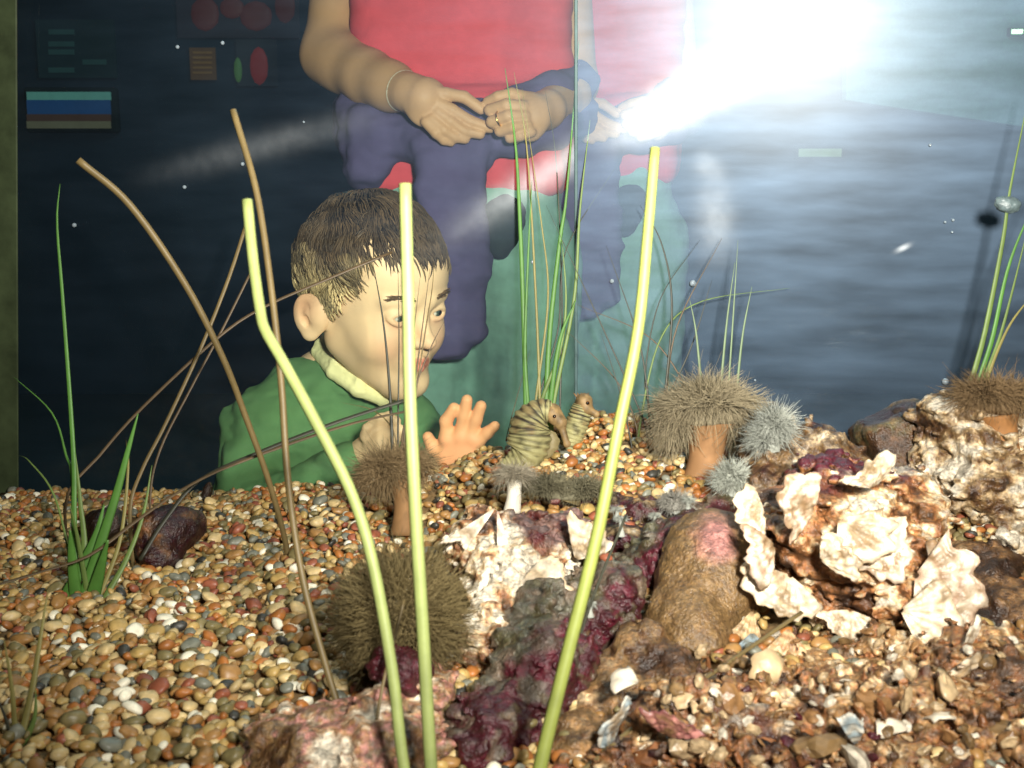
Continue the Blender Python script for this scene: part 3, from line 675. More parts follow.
shell(665, 735, .55, 34, -20, 40, 48, 'pink', 'maroon', label='pinkish purple shell chip in the rubble by the tan rock', spread=120)
# loose bits on the rubble
f_s = [(0, 0)]
bits = []
r3 = np.random.default_rng(77)
BC = [('white', .16), ('cream', .26), ('tan', .25), ('rust', .09), ('sand', .18), ('maroon', .04), ('blue', .02)]
bp = {}
dg = bpy.context.evaluated_depsgraph_get()
nb = 0
for t in range(1500):
    px, py = r3.uniform(640, 1020), r3.uniform(615, 766)
    if py < 640 and px > 900: continue
    hit, loc, nor, idx, ob, mw_ = S.ray_cast(dg, Vector(CAM), Vector(ray(px, py)).normalized())
    if not hit or not ob.name.startswith('shell_rubble'): continue
    if any((px - q[0]) ** 2 + (py - q[1]) ** 2 < 81 for q in bits): continue
    bits.append((px, py)); cn = BC[r3.choice(7, p=[b[1] for b in BC])][0]; k = int(r3.integers(3)); flake = r3.random() < .35
    if (cn, k, flake) not in bp:
        if flake:
            V, Q, band = shell_vf(90 + k, 5, 10, 100, 4, .4, .09); V = V * .9; c = C_[cn] * (1 - .35 * band[:, None])
        else:
            V, Q = pebble_shape(2, 70 + k); V = V * (1 + .5 * fbm(V * 1.7 + 9 * k, 3, 70 + k))[:, None]; c = C_[cn] * (.6 + .5 * fbm(V * 3, 3, k))[:, None]
        o = mk('shell_chip' if flake else 'rubble_stone', V * .006, Q, M['shell'], col=np.clip(c * .8, 0, 1), smooth=flake); bp[(cn, k, flake)] = o
    else:
        o = bp[(cn, k, flake)].copy(); COL.objects.link(o)
    sc = float(r3.uniform(.5, 1.15)) * (1.2 if flake else .75) * (2.3 if nb < 26 else 1); R = Matrix([list(q) for q in rots(1, r3, .7)[0]]).to_4x4()
    o.matrix_world = Matrix.Translation(loc + nor * .0015) @ R @ Matrix.Scale(sc, 4)
    nm = dict(white='bright white', cream='cream', tan='tan', rust='rusty orange', sand='sandy brown', maroon='maroon', blue='blue grey')[cn]
    tag(o, ('%s shell chip on the rubble slope' if flake else '%s angular stone on the rubble slope') % nm, 'shell chip' if flake else 'stone', '%s %s on the rubble slope' % (nm, 'shell chips' if flake else 'stones'))
    nb += 1
    if nb >= 170: break

# ------------------------------------------------------------------ anemones
def fuzz(c, axis, core, n, length, rad, col, seed, cone=180, flat=1.0, droop=0.0, curl=.45):
    """n fine tentacles growing from an ellipsoid core around an axis"""
    n = int(n * 1.7); rad = rad * .68; r = np.random.default_rng(seed); axis = np.asarray(axis, float) / np.linalg.norm(axis)
    a = np.cross(axis, [0.3, .9, .2]); a /= np.linalg.norm(a); b = np.cross(axis, a)
    u = r.uniform(math.cos(math.radians(cone)), 1, n); ph = r.uniform(0, 2 * math.pi, n); s = np.sqrt(1 - u * u)
    dirs = u[:, None] * axis * flat + s[:, None] * (np.cos(ph)[:, None] * a + np.sin(ph)[:, None] * b)
    base = c + dirs * core * r.uniform(.55, 1, n)[:, None]; dn = dirs / np.linalg.norm(dirs, axis=1, keepdims=True)
    dn = dn + r.normal(0, curl, (n, 3)); dn /= np.linalg.norm(dn, axis=1, keepdims=True); ln = length * r.uniform(.55, 1.1, n)
    t = np.linspace(0, 1, 5); bend = r.normal(0, .3, (n, 3)) + [0, 0, -droop]
    P = base[:, None] + ln[:, None, None] * (t[None, :, None] * dn[:, None] + (t ** 2)[None, :, None] * bend[:, None])
    R = rad * (1 - .75 * t)[None] * np.ones((n, 1)); V, Q = strands(P, R, 3)
    cc = np.repeat(col * r.uniform(.7, 1.25, (n, 1)), 15, 0); return V, Q, cc
def column(pts, radii, col, seed, sides=20):
    P = spline(pts, 14); R = np.interp(np.linspace(0, 1, 14), np.linspace(0, 1, len(radii)), radii)
    V, Q = strands(P[None], R[None], sides); n = fbm(V * 160, 3, seed); c = np.clip(col * (1 + .35 * n[:, None]), 0, 1); return V, Q, c
def anemone(label, foot, crown, stalk_r, stalk_col, tuft, group=None, lobes=None):
    t = thing('anemone', foot, label, 'anemone', group)
    if stalk_r is not None:
        V, Q, c = column([foot, (np.asarray(foot) * .5 + np.asarray(crown) * .5) + [.001, 0, 0], crown], stalk_r, stalk_col, 5); mk('stalk', V, Q, M['anemone'], t, col=c)
    parts = [fuzz(*a) for a in tuft]; V, Q, c = joinvf(parts); o = mk('tentacles', V, Q, M['anemone'], t, col=c); o['kind'] = 'stuff'
    if lobes:
        ps = []
        for cc, rr, k in lobes:
            Vs, Qs = ICO[3]; n = fbm(Vs * 3, 3, k); ps.append((Vs * rr * (1 + .18 * n[:, None]) + cc, Qs, tuft[0][6] * .8))
        V, Q, c = joinvf(ps); mk('oral_disc', V, Q, M['anemone'], t, col=c)
    return t
BR = lin(150, 138, 112); DK = lin(108, 94, 62); WH = lin(158, 160, 150)
d = .945; u = d / F
cr = at(708, 412, d)
anemone('large frilly brown anemone on a thick orange stalk by the glass', at(702, 492, d), at(708, 418, d), [26 * u, 19 * u, 17 * u, 21 * u, 32 * u], lin(150, 112, 76),
        [(cr + UP * 6 * u, UP, 44 * u, 2300, 26 * u, .0006, BR, 1, 100, .25, .25), (at(680, 424, d), UP - RT * .7, 16 * u, 900, 22 * u, .0006, BR, 2, 130, .7, .6), (at(738, 424, d), UP + RT * .7, 17 * u, 1000, 24 * u, .0006, BR, 3, 130, .7, .6), (at(708, 398, d), UP, 26 * u, 800, 22 * u, .0005, BR, 4, 90, .5, .1)],
        lobes=[(at(708, 412, d), np.array([46 * u, 34 * u, 13 * u]), 3), (at(682, 420, d), np.array([17 * u, 17 * u, 12 * u]), 4), (at(738, 420, d), np.array([18 * u, 18 * u, 12 * u]), 5)])
d = .64; u = d / F; c0 = at(400, 618, d)
anemone('large olive brown ball of fine tentacles in front of the gravel', at(400, 690, d + .004), at(400, 650, d), [16 * u, 12 * u, 14 * u], DK,
        [(c0, UP, 46 * u, 6500, 34 * u, .0006, DK, 11, 180, 1.0, .0, .5)], lobes=[(c0, np.array([48 * u, 48 * u, 48 * u]), 6)])
d = .93; u = d / F
anemone('small dusky anemone on a brown stalk in front of the boy\'s sweater', at(404, 534, d), at(402, 478, d), [14 * u, 11 * u, 10 * u, 14 * u], lin(128, 96, 62),
        [(at(386, 470, d), UP - RT * .2, 20 * u, 1600, 22 * u, .0005, lin(128, 108, 78), 21, 180, .6, .2), (at(412, 464, d), UP, 14 * u, 700, 20 * u, .0005, lin(128, 108, 78), 22, 180, .7, .2)], lobes=[(at(394, 470, d), np.array([20 * u, 18 * u, 12 * u]), 7)])
d = .865; u = d / F
anemone('tiny grey anemone with a white stalk below the striped seahorse', at(512, 512, d), at(514, 478, d), [9 * u, 7.5 * u, 7 * u, 9 * u], lin(222, 214, 196),
        [(at(514, 474, d), UP, 13 * u, 700, 16 * u, .0004, lin(160, 150, 130), 31, 110, .3, .3)], lobes=[(at(514, 474, d), np.array([12 * u, 12 * u, 4 * u]), 8)])
d = .87; u = d / F
anemone('low dusky anemone spread on the maroon rock behind the tall stalk', at(565, 500, d), at(565, 492, d), [16 * u, 14 * u], DK,
        [(at(548, 486, d), UP, 20 * u, 800, 14 * u, .0005, lin(112, 106, 84), 41, 120, .4, .2), (at(585, 490, d), UP, 22 * u, 800, 14 * u, .0005, lin(112, 106, 84), 42, 120, .4, .2)], lobes=[(at(565, 492, d), np.array([30 * u, 20 * u, 7 * u]), 9)])
d = .855; u = d / F
anemone('white feathery anemone on the upper left of the brown knobbly rock', at(772, 452, d), at(768, 440, d), [8 * u, 8 * u], WH,
        [(at(775, 424, d), UP + RT * .3, 12 * u, 700, 18 * u, .0005, WH, 51, 150, .8, .1), (at(764, 440, d), UP - RT * .5, 10 * u, 500, 16 * u, .0005, WH, 52, 150, .8, .1)], lobes=[(at(769, 434, d), np.array([10 * u, 10 * u, 14 * u]), 10)])
anemone('pale feathery anemone at the foot of the large orange stalk', at(735, 498, d), at(733, 484, d), [8 * u, 8 * u], WH,
        [(at(732, 478, d), UP, 13 * u, 650, 16 * u, .0005, lin(170, 172, 160), 61, 150, .8, .1)], lobes=[(at(732, 480, d), np.array([11 * u, 11 * u, 11 * u]), 12)])
d = .84; u = d / F
anemone('small pale fuzzy anemone on the upper end of the maroon ridge', at(676, 514, d), at(675, 506, d), [8 * u, 7 * u], WH,
        [(at(676, 502, d), UP, 13 * u, 500, 11 * u, .0004, lin(150, 146, 136), 71, 150, .6, .1)], lobes=[(at(676, 504, d), np.array([12 * u, 12 * u, 8 * u]), 13)])
d = .855; u = d / F
anemone('dusky brown anemone on an orange stalk at the right edge', at(1000, 452, d), at(998, 415, d), [20 * u, 17 * u, 16 * u, 20 * u], lin(140, 98, 58),
        [(at(985, 396, d), UP, 26 * u, 1100, 22 * u, .0005, lin(120, 98, 70), 81, 130, .5, .2), (at(1012, 398, d), UP, 24 * u, 900, 22 * u, .0005, lin(120, 98, 70), 82, 130, .5, .2)], lobes=[(at(998, 404, d), np.array([28 * u, 24 * u, 10 * u]), 14)])
for i, (px, py, d, hgt) in enumerate(((621, 527, .80, 16), (617, 514, .83, 9), (688, 506, .83, 12), (655, 520, .82, 9), (590, 610, .685, 12), (560, 640, .665, 12))):
    u = d / F; lb = ('white mushroom shaped polyp, tallest beside the tall right stalk', 'tiny white polyp just behind the tallest one', 'white polyp at the upper end of the maroon ridge', 'tiny white polyp on the low maroon rock left of the ridge end', 'tiny white polyp halfway down the maroon ridge', 'tiny white polyp low on the maroon ridge')[i]
    t = thing('polyp', at(px, py + hgt * .6, d), lb, 'polyp')
    V, Q, c = column([at(px, py + hgt * .6, d), at(px, py, d), at(px, py - hgt * .5, d)], [4.5 * u, 2 * u, 3 * u], WH * .9, 3, 10); mk('stalk', V, Q, M['anemone'], t, col=c)
    V, Q, c = fuzz(at(px, py - hgt * .5, d), UP, 4 * u, 160, 5 * u, .00035, WH, 90 + i, 110, .3, .2); mk('tentacles', V, Q, M['anemone'], t, col=c)['kind'] = 'stuff'

# ------------------------------------------------------------------ reeds, grass and twigs
GC = dict(lime=lin(142, 152, 90), yel=lin(130, 138, 66), leaf=lin(74, 116, 48), mid=lin(96, 116, 58), olive=lin(124, 116, 64), stem=lin(104, 88, 54), twig=lin(84, 68, 46), dark=lin(52, 52, 40), pale=lin(104, 122, 88))
def ground_z(x, y): return float(gz(np.array(x), np.array(y)))
def blade(name, pts, d0, d1, wpx, cn, parent=None, flat=.4, n=26, seed=0, taper=(1, 1), root=True, stuck=True):
    """a stem through picture points, foot first, its distance going from d0 at the foot to d1 at the tip"""
    m = len(pts); ds = np.linspace(d0, d1, m); P = np.array([at(p[0], p[1], q) for p, q in zip(pts, ds)])
    if root:                                # carry the foot down into the gravel
        g = ground_z(P[0, 0], P[0, 1]); 
        if P[0, 2] > g - .01: P = np.concatenate([[[P[0, 0], P[0, 1], g - .012]], P])
    C = spline(P, n); t = np.linspace(0, 1, n); R = .5 * wpx * (d0 + d1) / 2 / F * (taper[0] + (taper[1] - taper[0]) * t) * (1 if taper[1] > .5 else 1 - .8 * t ** 4)
    V, Q = strands(C[None], R[None], 8, flat, side_dir=RT)
    nz = fbm(V * np.array([60, 60, 12]), 3, seed); c = GC[cn] * (1 + .22 * nz[:, None])
    return mk(name, V, Q, M['plant'], parent, col=np.clip(c, 0, 1)), C[0]
def lone(name, label, cat, *a, group=None, **k):
    o, _ = blade(name, *a, **k); tag(o, label, cat, group); return o
lone('reed', 'thick yellow green reed stalk with a bend, leftmost of the three', 'reed', [(424, 850), (404, 768), (392, 670), (372, 560), (350, 490), (312, 415), (282, 360), (265, 330), (260, 310), (253, 260), (247, 200)], .50, .56, 11.5, 'lime', flat=.8, n=60, root=False)
lone('reed', 'thick straight yellow green reed stalk in front of the boy\'s face', 'reed', [(438, 850), (431, 768), (424, 650), (416, 520), (410, 400), (408, 300), (405, 184)], .505, .53, 13, 'lime', flat=.8, n=50, root=False, seed=2)
lone('reed', 'thick curved yellow green reed stalk rising into the glare', 'reed', [(528, 840), (540, 768), (566, 660), (596, 540), (618, 430), (638, 330), (648, 230), (655, 148)], .505, .55, 13, 'yel', flat=.8, n=50, root=False, seed=3, taper=(1.15, .8))
lone('reed', 'brown reed stalk curving from the upper left to the boy\'s shoulder', 'reed', [(286, 545), (270, 485), (245, 415), (222, 356), (185, 284), (130, 205), (78, 160)], .92, .80, 7.5, 'stem', flat=.8, n=50, seed=4, taper=(.8, 1))
lone('reed', 'tall thin brown reed stalk just behind the leftmost yellow one', 'reed', [(358, 768), (330, 680), (303, 580), (288, 480), (281, 380), (270, 280), (256, 190), (233, 110)], .60, .66, 7, 'stem', flat=.8, n=50, seed=5)

def clump(label, foot, blades, d, spread=.02, group=None, name='grass_clump'):
    p = at(foot[0], foot[1], d); p[2] = ground_z(p[0], p[1])
    t = thing(name, p, label, 'water plant', group)
    for i, (pts, wd, cn, dd) in enumerate(blades):
        blade('blade', pts, d, d + dd, wd, cn, t, flat=.35, seed=i * 3 + 1, taper=(1, .45))
    return t
clump('green grass clump with broad blades rooted in the gravel on the left', (80, 595), [
    ([(76, 592), (74, 520), (74, 470), (70, 400), (62, 290), (57, 222), (60, 184)], 7, 'leaf', .02), ([(84, 596), (100, 545), (116, 495), (128, 450), (138, 414)], 14, 'leaf', -.01), ([(104, 600), (126, 560), (143, 515), (152, 465)], 8, 'mid', .03),
    ([(72, 592), (84, 552), (80, 500), (75, 450)], 10, 'mid', .02), ([(66, 598), (80, 570), (96, 535), (104, 505)], 17, 'leaf', 0), ([(92, 600), (100, 570), (108, 540)], 20, 'leaf', -.02), ([(76, 600), (72, 560), (70, 530)], 18, 'leaf', -.02),
    ([(88, 598), (78, 540), (70, 505)], 8, 'mid', -.02), ([(98, 600), (120, 540), (128, 470), (126, 440)], 6, 'olive', .03), ([(74, 590), (72, 480), (66, 455), (52, 413), (14, 377)], 4, 'leaf', .05), ([(76, 590), (56, 500), (30, 462), (18, 455)], 3, 'mid', .05)], .86)
lone('twig', 'long thin brown twig rising from the left clump to the boy\'s hair', 'twig', [(66, 500), (100, 455), (140, 410), (215, 340), (262, 308), (330, 278), (392, 252)], .95, 1.0, 3.2, 'twig', seed=11)
lone('twig', 'thin brown forked twig leaning right above the left clump', 'twig', [(130, 510), (142, 470), (165, 425), (200, 350), (228, 280), (247, 222)], .93, .98, 4, 'stem', seed=12)
lone('twig', 'thinnest brown twig beside the forked twig above the left clump', 'twig', [(150, 500), (160, 450), (190, 390), (222, 330), (252, 270)], .95, .99, 2.6, 'twig', seed=13)
lone('twig', 'long thin fallen stem lying from the left edge across the boy\'s sleeve', 'twig', [(-14, 588), (40, 572), (90, 555), (140, 518), (185, 488), (235, 464), (340, 427), (412, 410)], .80, .95, 4, 'twig', root=False, seed=14)
lone('twig', 'darker fallen stem with a green tip lying below the other across the sleeve', 'twig', [(140, 560), (165, 520), (200, 480), (260, 452), (340, 421), (412, 398)], .90, .97, 4.2, 'dark', root=False, seed=15)
lone('twig', 'thin brown twig lying slantwise over the rubble slope', 'twig', [(560, 790), (640, 722), (720, 668), (802, 612)], .545, .66, 5, 'stem', root=False, seed=16)
lone('twig', 'thin dark twig standing beside the tall right stalk on the ridge', 'twig', [(548, 740), (570, 670), (592, 600), (626, 515)], .60, .70, 3, 'dark', root=False, seed=17)
lone('twig', 'thin brown twig standing in front of the fuzzy ball anemone', 'twig', [(368, 800), (374, 740), (384, 680), (404, 600)], .545, .57, 3.5, 'stem', root=False, seed=18)
clump('dark blurred grass tuft in the lower left corner', (20, 745), [([(18, 750), (32, 690), (40, 640), (48, 590)], 10, 'olive', .02), ([(16, 750), (12, 690), (4, 640)], 9, 'olive', .0), ([(20, 750), (34, 720), (36, 690)], 9, 'mid', 0), ([(14, 756), (6, 720), (-6, 690)], 5, 'dark', 0)], .60)
clump('cluster of thin dark reeds in front of the boy\'s face', (392, 440), [([(392, 440), (389, 380), (383, 320), (372, 258)], 4, 'dark', .02), ([(398, 440), (399, 340), (398, 268)], 2.4, 'dark', .02), ([(404, 440), (412, 350), (420, 278)], 2.4, 'twig', .02), ([(406, 440), (418, 360), (430, 268)], 3, 'twig', .02),
    ([(402, 440), (416, 385), (432, 345), (445, 320)], 2.6, 'twig', .01), ([(410, 440), (424, 340), (432, 290), (434, 262)], 2.2, 'stem', .03), ([(396, 440), (376, 412), (340, 402)], 2.2, 'stem', .02)], 1.02, name='reed_cluster')
clump('tall green and brown grass clump standing behind the seahorses', (545, 410), [
    ([(526, 408), (523, 300), (519, 200), (515, 140), (505, 68)], 6, 'leaf', .01), ([(546, 408), (550, 330), (560, 240), (567, 190), (579, 40)], 6.5, 'leaf', .0), ([(540, 408), (536, 300), (527, 150), (514, 72)], 3.5, 'olive', .01), ([(553, 408), (574, 300), (580, 210), (590, 120)], 5, 'mid', 0),
    ([(535, 408), (548, 300), (541, 220), (522, 88)], 3, 'olive', .01), ([(528, 410), (525, 350), (528, 260), (532, 180)], 5, 'leaf', 0), ([(536, 410), (558, 330), (566, 250), (620, 160)], 2.4, 'dark', .02), ([(550, 408), (560, 340), (576, 300)], 7, 'leaf', -.01),
    ([(560, 405), (562, 300), (556, 160), (545, 90)], 2.4, 'dark', .02), ([(540, 408), (560, 350), (566, 300), (562, 240)], 5, 'mid', -.01), ([(522, 408), (506, 440), (530, 350)], 2, 'twig', 0)], 1.05)
clump('loose spray of thin dark twigs right of the tall grass clump', (655, 430), [
    ([(650, 425), (640, 345), (606, 245)], 3, 'dark', .01), ([(664, 425), (676, 330), (722, 238)], 3, 'twig', .01), ([(645, 425), (606, 335), (546, 205)], 2.6, 'dark', .01), ([(700, 420), (655, 342), (576, 304)], 2.6, 'twig', .02), ([(662, 425), (672, 310), (662, 245), (640, 205)], 3.2, 'dark', .01),
    ([(640, 425), (660, 340), (700, 302), (790, 288)], 2.6, 'mid', .02), ([(655, 425), (690, 350), (712, 280)], 2.6, 'dark', .0), ([(636, 425), (616, 380), (566, 330)], 2.2, 'twig', .02), ([(655, 425), (645, 380), (660, 300), (700, 240)], 2.4, 'dark', .02), ([(642, 510), (636, 470), (622, 400), (600, 330)], 2.4, 'dark', .0)], 1.02, name='twig_spray')
clump('pale thin grass blades standing behind the large frilly anemone', (725, 430), [([(718, 425), (726, 330), (735, 262)], 4, 'pale', .0), ([(734, 425), (742, 340), (752, 286)], 4, 'pale', 0), ([(704, 425), (697, 340), (690, 300)], 4, 'pale', .0), ([(726, 425), (733, 320), (738, 240)], 3, 'pale', .0)], 1.0)
clump('green grass blades rising from the right reef rock to the edge', (972, 396), [([(966, 408), (985, 332), (1003, 240), (1010, 190), (1030, 90)], 7, 'mid', 0), ([(972, 408), (992, 340), (1010, 262), (1040, 190)], 7, 'leaf', 0), ([(976, 408), (1002, 330), (1030, 220)], 6, 'mid', .01), ([(980, 408), (1006, 332), (1040, 286)], 5, 'olive', .01)], .90)
f = SDF(); lump(f, 1004, 203, .90, 6, 2.5, .002, -10); lump(f, 1010, 206, .90, 4, 2, .002, 10)
V, Q = f.mesh(.001, rockdisp(5, 60, .002, 200, .001), .004); tag(mk('debris_flake', V, Q, M['shell'], col=lin(90, 104, 106)), 'pale debris flake caught on the right grass blades', 'debris')

# ------------------------------------------------------------------ seahorses
def seahorse(label, pts, rad, d, seed, head, snout, eye, belly):
    t = thing('seahorse', at(*pts[0], d), label, 'seahorse'); u = d / F
    P = np.array([at(p[0], p[1], d + p[2] if len(p) > 2 else d) for p in pts]); n = 90; C = spline(P, n); s = np.linspace(0, 1, n)
    R = np.interp(s, np.linspace(0, 1, len(rad)), np.array(rad) * u); ring = .5 + .5 * np.cos(s * 2 * math.pi * 17); R = R * (1 + .07 * ring)
    V, Q = strands(C[None], R[None], 22); th = np.tile(np.arange(22), n) / 22 * 2 * math.pi; sr = np.repeat(s, 22); rr = np.repeat(ring, 22)
    N = (V - np.repeat(C, 22, 0)); N /= np.linalg.norm(N, axis=1, keepdims=True); V = V + N * (.0009 * rr * np.maximum(np.cos(th * 4), 0))[:, None]
    nz = fbm(V * 170, 3, seed); base = lin(150, 144, 100) * (1 + .3 * nz[:, None]); stripe = sstep(.35, .05, rr + .35 * nz) * sstep(belly, belly + .16, sr + .08 * nz)
    mot = sstep(-.05, .25, fbm(V * 120, 3, seed + 1)) * sstep(belly - .1, belly + .1, sr); base = base * (1 - .6 * mot[:, None]) + lin(112, 84, 54) * .6 * mot[:, None]; c = base * (1 - stripe[:, None]) + lin(40, 32, 26) * stripe[:, None]; sp = sstep(.2, .35, fbm(V * 260, 2, seed + 4)); c = c * (1 - .6 * sp[:, None])
    mk('body', V, Q, M['seahorse'], t, col=np.clip(c, 0, 1))
    # head: cranium, tapering snout, coronet, eye
    h0, h1 = at(*head[0], d - .002), at(*head[1], d - .004); s1 = at(*snout, d - .006)
    f = SDF(); f.cap(h0, h1, head[2] * u, head[3] * u, .003); f.cap(h1, s1, 4.2 * u, 3 * u, .003); f.ell(s1, (3.9 * u, 3.2 * u, 3.9 * u), None, .001)
    V, Q = f.mesh(.0008); nz = fbm(V * 200, 3, seed + 2); c = lin(128, 104, 68) * (1 + .9 * nz[:, None]); ho = mk('head', V, Q, M['seahorse'], t, col=np.clip(c, 0, 1))
    for k in range(5):
        a = h0 + (h0 - h1) / np.linalg.norm(h0 - h1) * head[2] * u * .6 + RT * (k - 2) * 2.4 * u; V, Q = strands(np.stack([a, a + (h0 - h1) / np.linalg.norm(h0 - h1) * 5 * u + RT * (k - 2) * 1.4 * u])[None], np.array([[1.6 * u, .3 * u]]), 6); mk('coronet_spike', V, Q, M['seahorse'], ho, col=lin(120, 92, 60))
    V, Q = ICO[3]; e = at(*eye, d - .002) - FW * head[2] * u * .82; q = V @ -FW; c = np.where((q > .6)[:, None], lin(12, 10, 8), lin(150, 96, 48)); mk('eye', V * 2.2 * u + e, Q, M['eye'], t, col=c)
    # dorsal fin along the outer edge
    k0, k1 = 34, 56; A = C[k0:k1]; T = np.gradient(A, axis=0); O = np.cross(T, FW); O /= np.linalg.norm(O, axis=1, keepdims=True); 
    sgn = 1 if O.mean(0) @ (A.mean(0) - (C[0] + C[-1]) / 2) > 0 else -1; w_ = np.sin(np.linspace(0, math.pi, k1 - k0)) * 7 * u
    inn = A + O * sgn * (R[k0:k1] * .8)[:, None]; outp = inn + O * sgn * (w_ + .3 * R[k0:k1])[:, None]
    V = np.concatenate([inn - FW * .0006, outp - FW * .0003, outp + FW * .0003, inn + FW * .0006]); m = k1 - k0; I = np.arange(4 * m).reshape(4, m)
    Q = np.concatenate([np.stack([I[a, :-1], I[a, 1:], I[(a + 1) % 4, 1:], I[(a + 1) % 4, :-1]], 1) for a in range(4)]); mk('dorsal_fin', V, Q, M['seahorse'], t, col=lin(120, 108, 74))
    return t
seahorse('striped seahorse with a pale belly arching over on the gravel', [(502, 466), (512, 462), (524, 455), (529, 440), (531, 424), (540, 412), (552, 411)], [4, 9, 19, 21, 19, 13, 10], 1.0, 5, ((552, 413), (560, 422), 10, 7), (567, 444), (554, 416), .42)
seahorse('smaller upright seahorse right of the arching one', [(566, 462), (569, 450), (572, 438), (577, 424), (581, 411), (583, 404)], [6, 9, 10, 11, 10, 8], 1.03, 9, ((584, 402), (586, 408), 9, 7), (596, 414), (587, 403), .55)
# ------------------------------------------------------------------ air bubbles on the glass
BUB = mat('bubble_skin', (.25, .3, .34), rough=.1, spec=.9)
for px, py, r in ((304, 122, 1.6), (243, 164, 2.6), (185, 187, 2.6), (223, 43, 2.6), (178, 47, 2.6), (75, 225, 3), (693, 283, 4.5), (945, 381, 4.5), (953, 220, 2), (930, 145, 2), (945, 222, 1.8), (952, 232, 1.6), (612, 281, 3), (533, 262, 2.6), (1010, 210, 2.2), (755, 380, 1.6)):
    c = on_pane(px, py, 0.0015); V, Q = ICO[3]; k = pane_d(px, py) / F * r * .75; o = mk('air_bubble', V * k + c + PN * k * .6, Q, BUB)
    tag(o, 'tiny air bubble clinging to the clear left pane' if px < 575 else 'tiny air bubble clinging to the hazy right pane', 'air bubble', 'bubbles on the left pane' if px < 575 else 'bubbles on the right pane')

# ------------------------------------------------------------------ people
def RZ(a): c, s = math.cos(math.radians(a)), math.sin(math.radians(a)); return np.array([[c, -s, 0], [s, c, 0], [0, 0, 1.0]])
def RX(a): c, s = math.cos(math.radians(a)), math.sin(math.radians(a)); return np.array([[1.0, 0, 0], [0, c, -s], [0, s, c]])
def RY(a): c, s = math.cos(math.radians(a)), math.sin(math.radians(a)); return np.array([[c, 0, s], [0, 1.0, 0], [-s, 0, c]])
SK_C, SK_R = np.array([0, .012, .022]), np.array([.0735, .091, .083])
EYE_C, EYE_R = np.array([.0275, -.0650, -.006]), .0126
def make_head(f, Hc, R, s):
    """a head looking along its own -Y: skull, cheeks, jaw, nose, lids, lips, ears, neck stump"""
    L = lambda x, y, z: Hc + s * (R @ np.array([x, y, z], float))
    def E(c, r, k, sub=False, rot=None): f.ell(L(*c), np.array(r) * s, R if rot is None else R @ rot, k * s, sub)
    def C(a, b, ra, rb, k): f.cap(L(*a), L(*b), ra * s, rb * s, k * s)
    E(SK_C, SK_R, .001); E((0, -.030, .035), (.058, .052, .045), .02); E((0, -.028, -.035), (.054, .050, .062), .03)
    for q in (-1, 1):
        E((q * .031, -.048, -.038), (.025, .026, .026), .018); C((q * .040, .000, -.052), (q * .013, -.058, -.087), .020, .017, .022)
        E((q * EYE_C[0], -.086, -.006), (.0150, .0130, .0085), .008, True)
    C((-.009, -.067, -.088), (.009, -.067, -.088), .0155, .0155, .014)
    for q in (-1, 1): C((q * .012, -.0775, .0125), (q * .040, -.066, .012), .0065, .005, .010)      # brow ridge
    C((0, -.076, .004), (0, -.0905, -.026), .006, .0075, .010); E((0, -.0955, -.030), (.0088, .0090, .0080), .006)
    for q in (-1, 1): E((q * .0088, -.086, -.033), (.0062, .0085, .0060), .004); f.ell(L(q * .0042, -.092, -.0385), np.array([.0026, .003, .002]) * s, R, .001 * s, True)
    E((0, -.070, -.058), (.022, .017, .018), .012)                                                  # muzzle
    for q in (-1, 1): C((0, -.0870, -.0535), (q * .017, -.0775, -.0575), .0040, .0018, .003); C((0, -.0858, -.0628), (q * .015, -.0770, -.0590), .0048, .0018, .003)
    f.subcap(L(-.018, -.0815, -.0582), L(0, -.0925, -.0578), .0008 * s, .0012 * s, .0015 * s); f.subcap(L(0, -.0925, -.0578), L(.018, -.0815, -.0582), .0012 * s, .0008 * s, .0015 * s)
    for q in (-1, 1):                                                                               # lids
        up = [L(*(EYE_C * [q, 1, 1] + EYE_R * 1.06 * np.array([math.sin(a) * .98, -math.cos(a) * math.cos(e), math.sin(e) * math.cos(a)]))) for a, e in ((-1.05, .04), (-.55, .44), (0, .56), (.55, .44), (1.05, .04))]
        lo = [L(*(EYE_C * [q, 1, 1] + EYE_R * 1.06 * np.array([math.sin(a) * .98, -math.cos(a) * math.cos(e), math.sin(e) * math.cos(a)]))) for a, e in ((-1.05, -.06), (-.55, -.38), (0, -.48), (.55, -.38), (1.05, -.06))]
        up = list(spline(up, 11)); lo = list(spline(lo, 11)); f.chain(up, [.0019 * s] * 11, .004 * s); f.chain(lo, [.0015 * s] * 11, .004 * s)
        hi = [p + s * (R @ np.array([0, .0035, .0035])) for p in up]; f.chain(hi, [.0014 * s] * 11, .005 * s)
    for q in (-1, 1):                                                                               # ears
        rot = RZ(-q * 34) @ RX(-14); n = rot @ np.array([q, 0, 0]); bk = rot @ np.array([0, 1.0, 0]); c = np.array([q * .079, .016, -.024])
        E(c, (.0060, .0175, .0255), .004, False, rot)
        E(c + n * .0065 + [0, 0, .003], (.0048, .0105, .0165), .002, True, rot); E(c + n * .002 - bk * .001 + [0, 0, .001], (.003, .006, .010), .002, False, rot)
        E(c + n * .0045 - [0, 0, .004], (.0048, .0060, .0075), .002, True, rot)
        E(c - bk * .0125 - [0, 0, .005], (.005, .004, .006), .003, False, rot); E(c - bk * .003 - [0, 0, .0215], (.0052, .0085, .0075), .004, False, rot)
        E((q * .070, .008, -.016), (.010, .012, .020), .012)
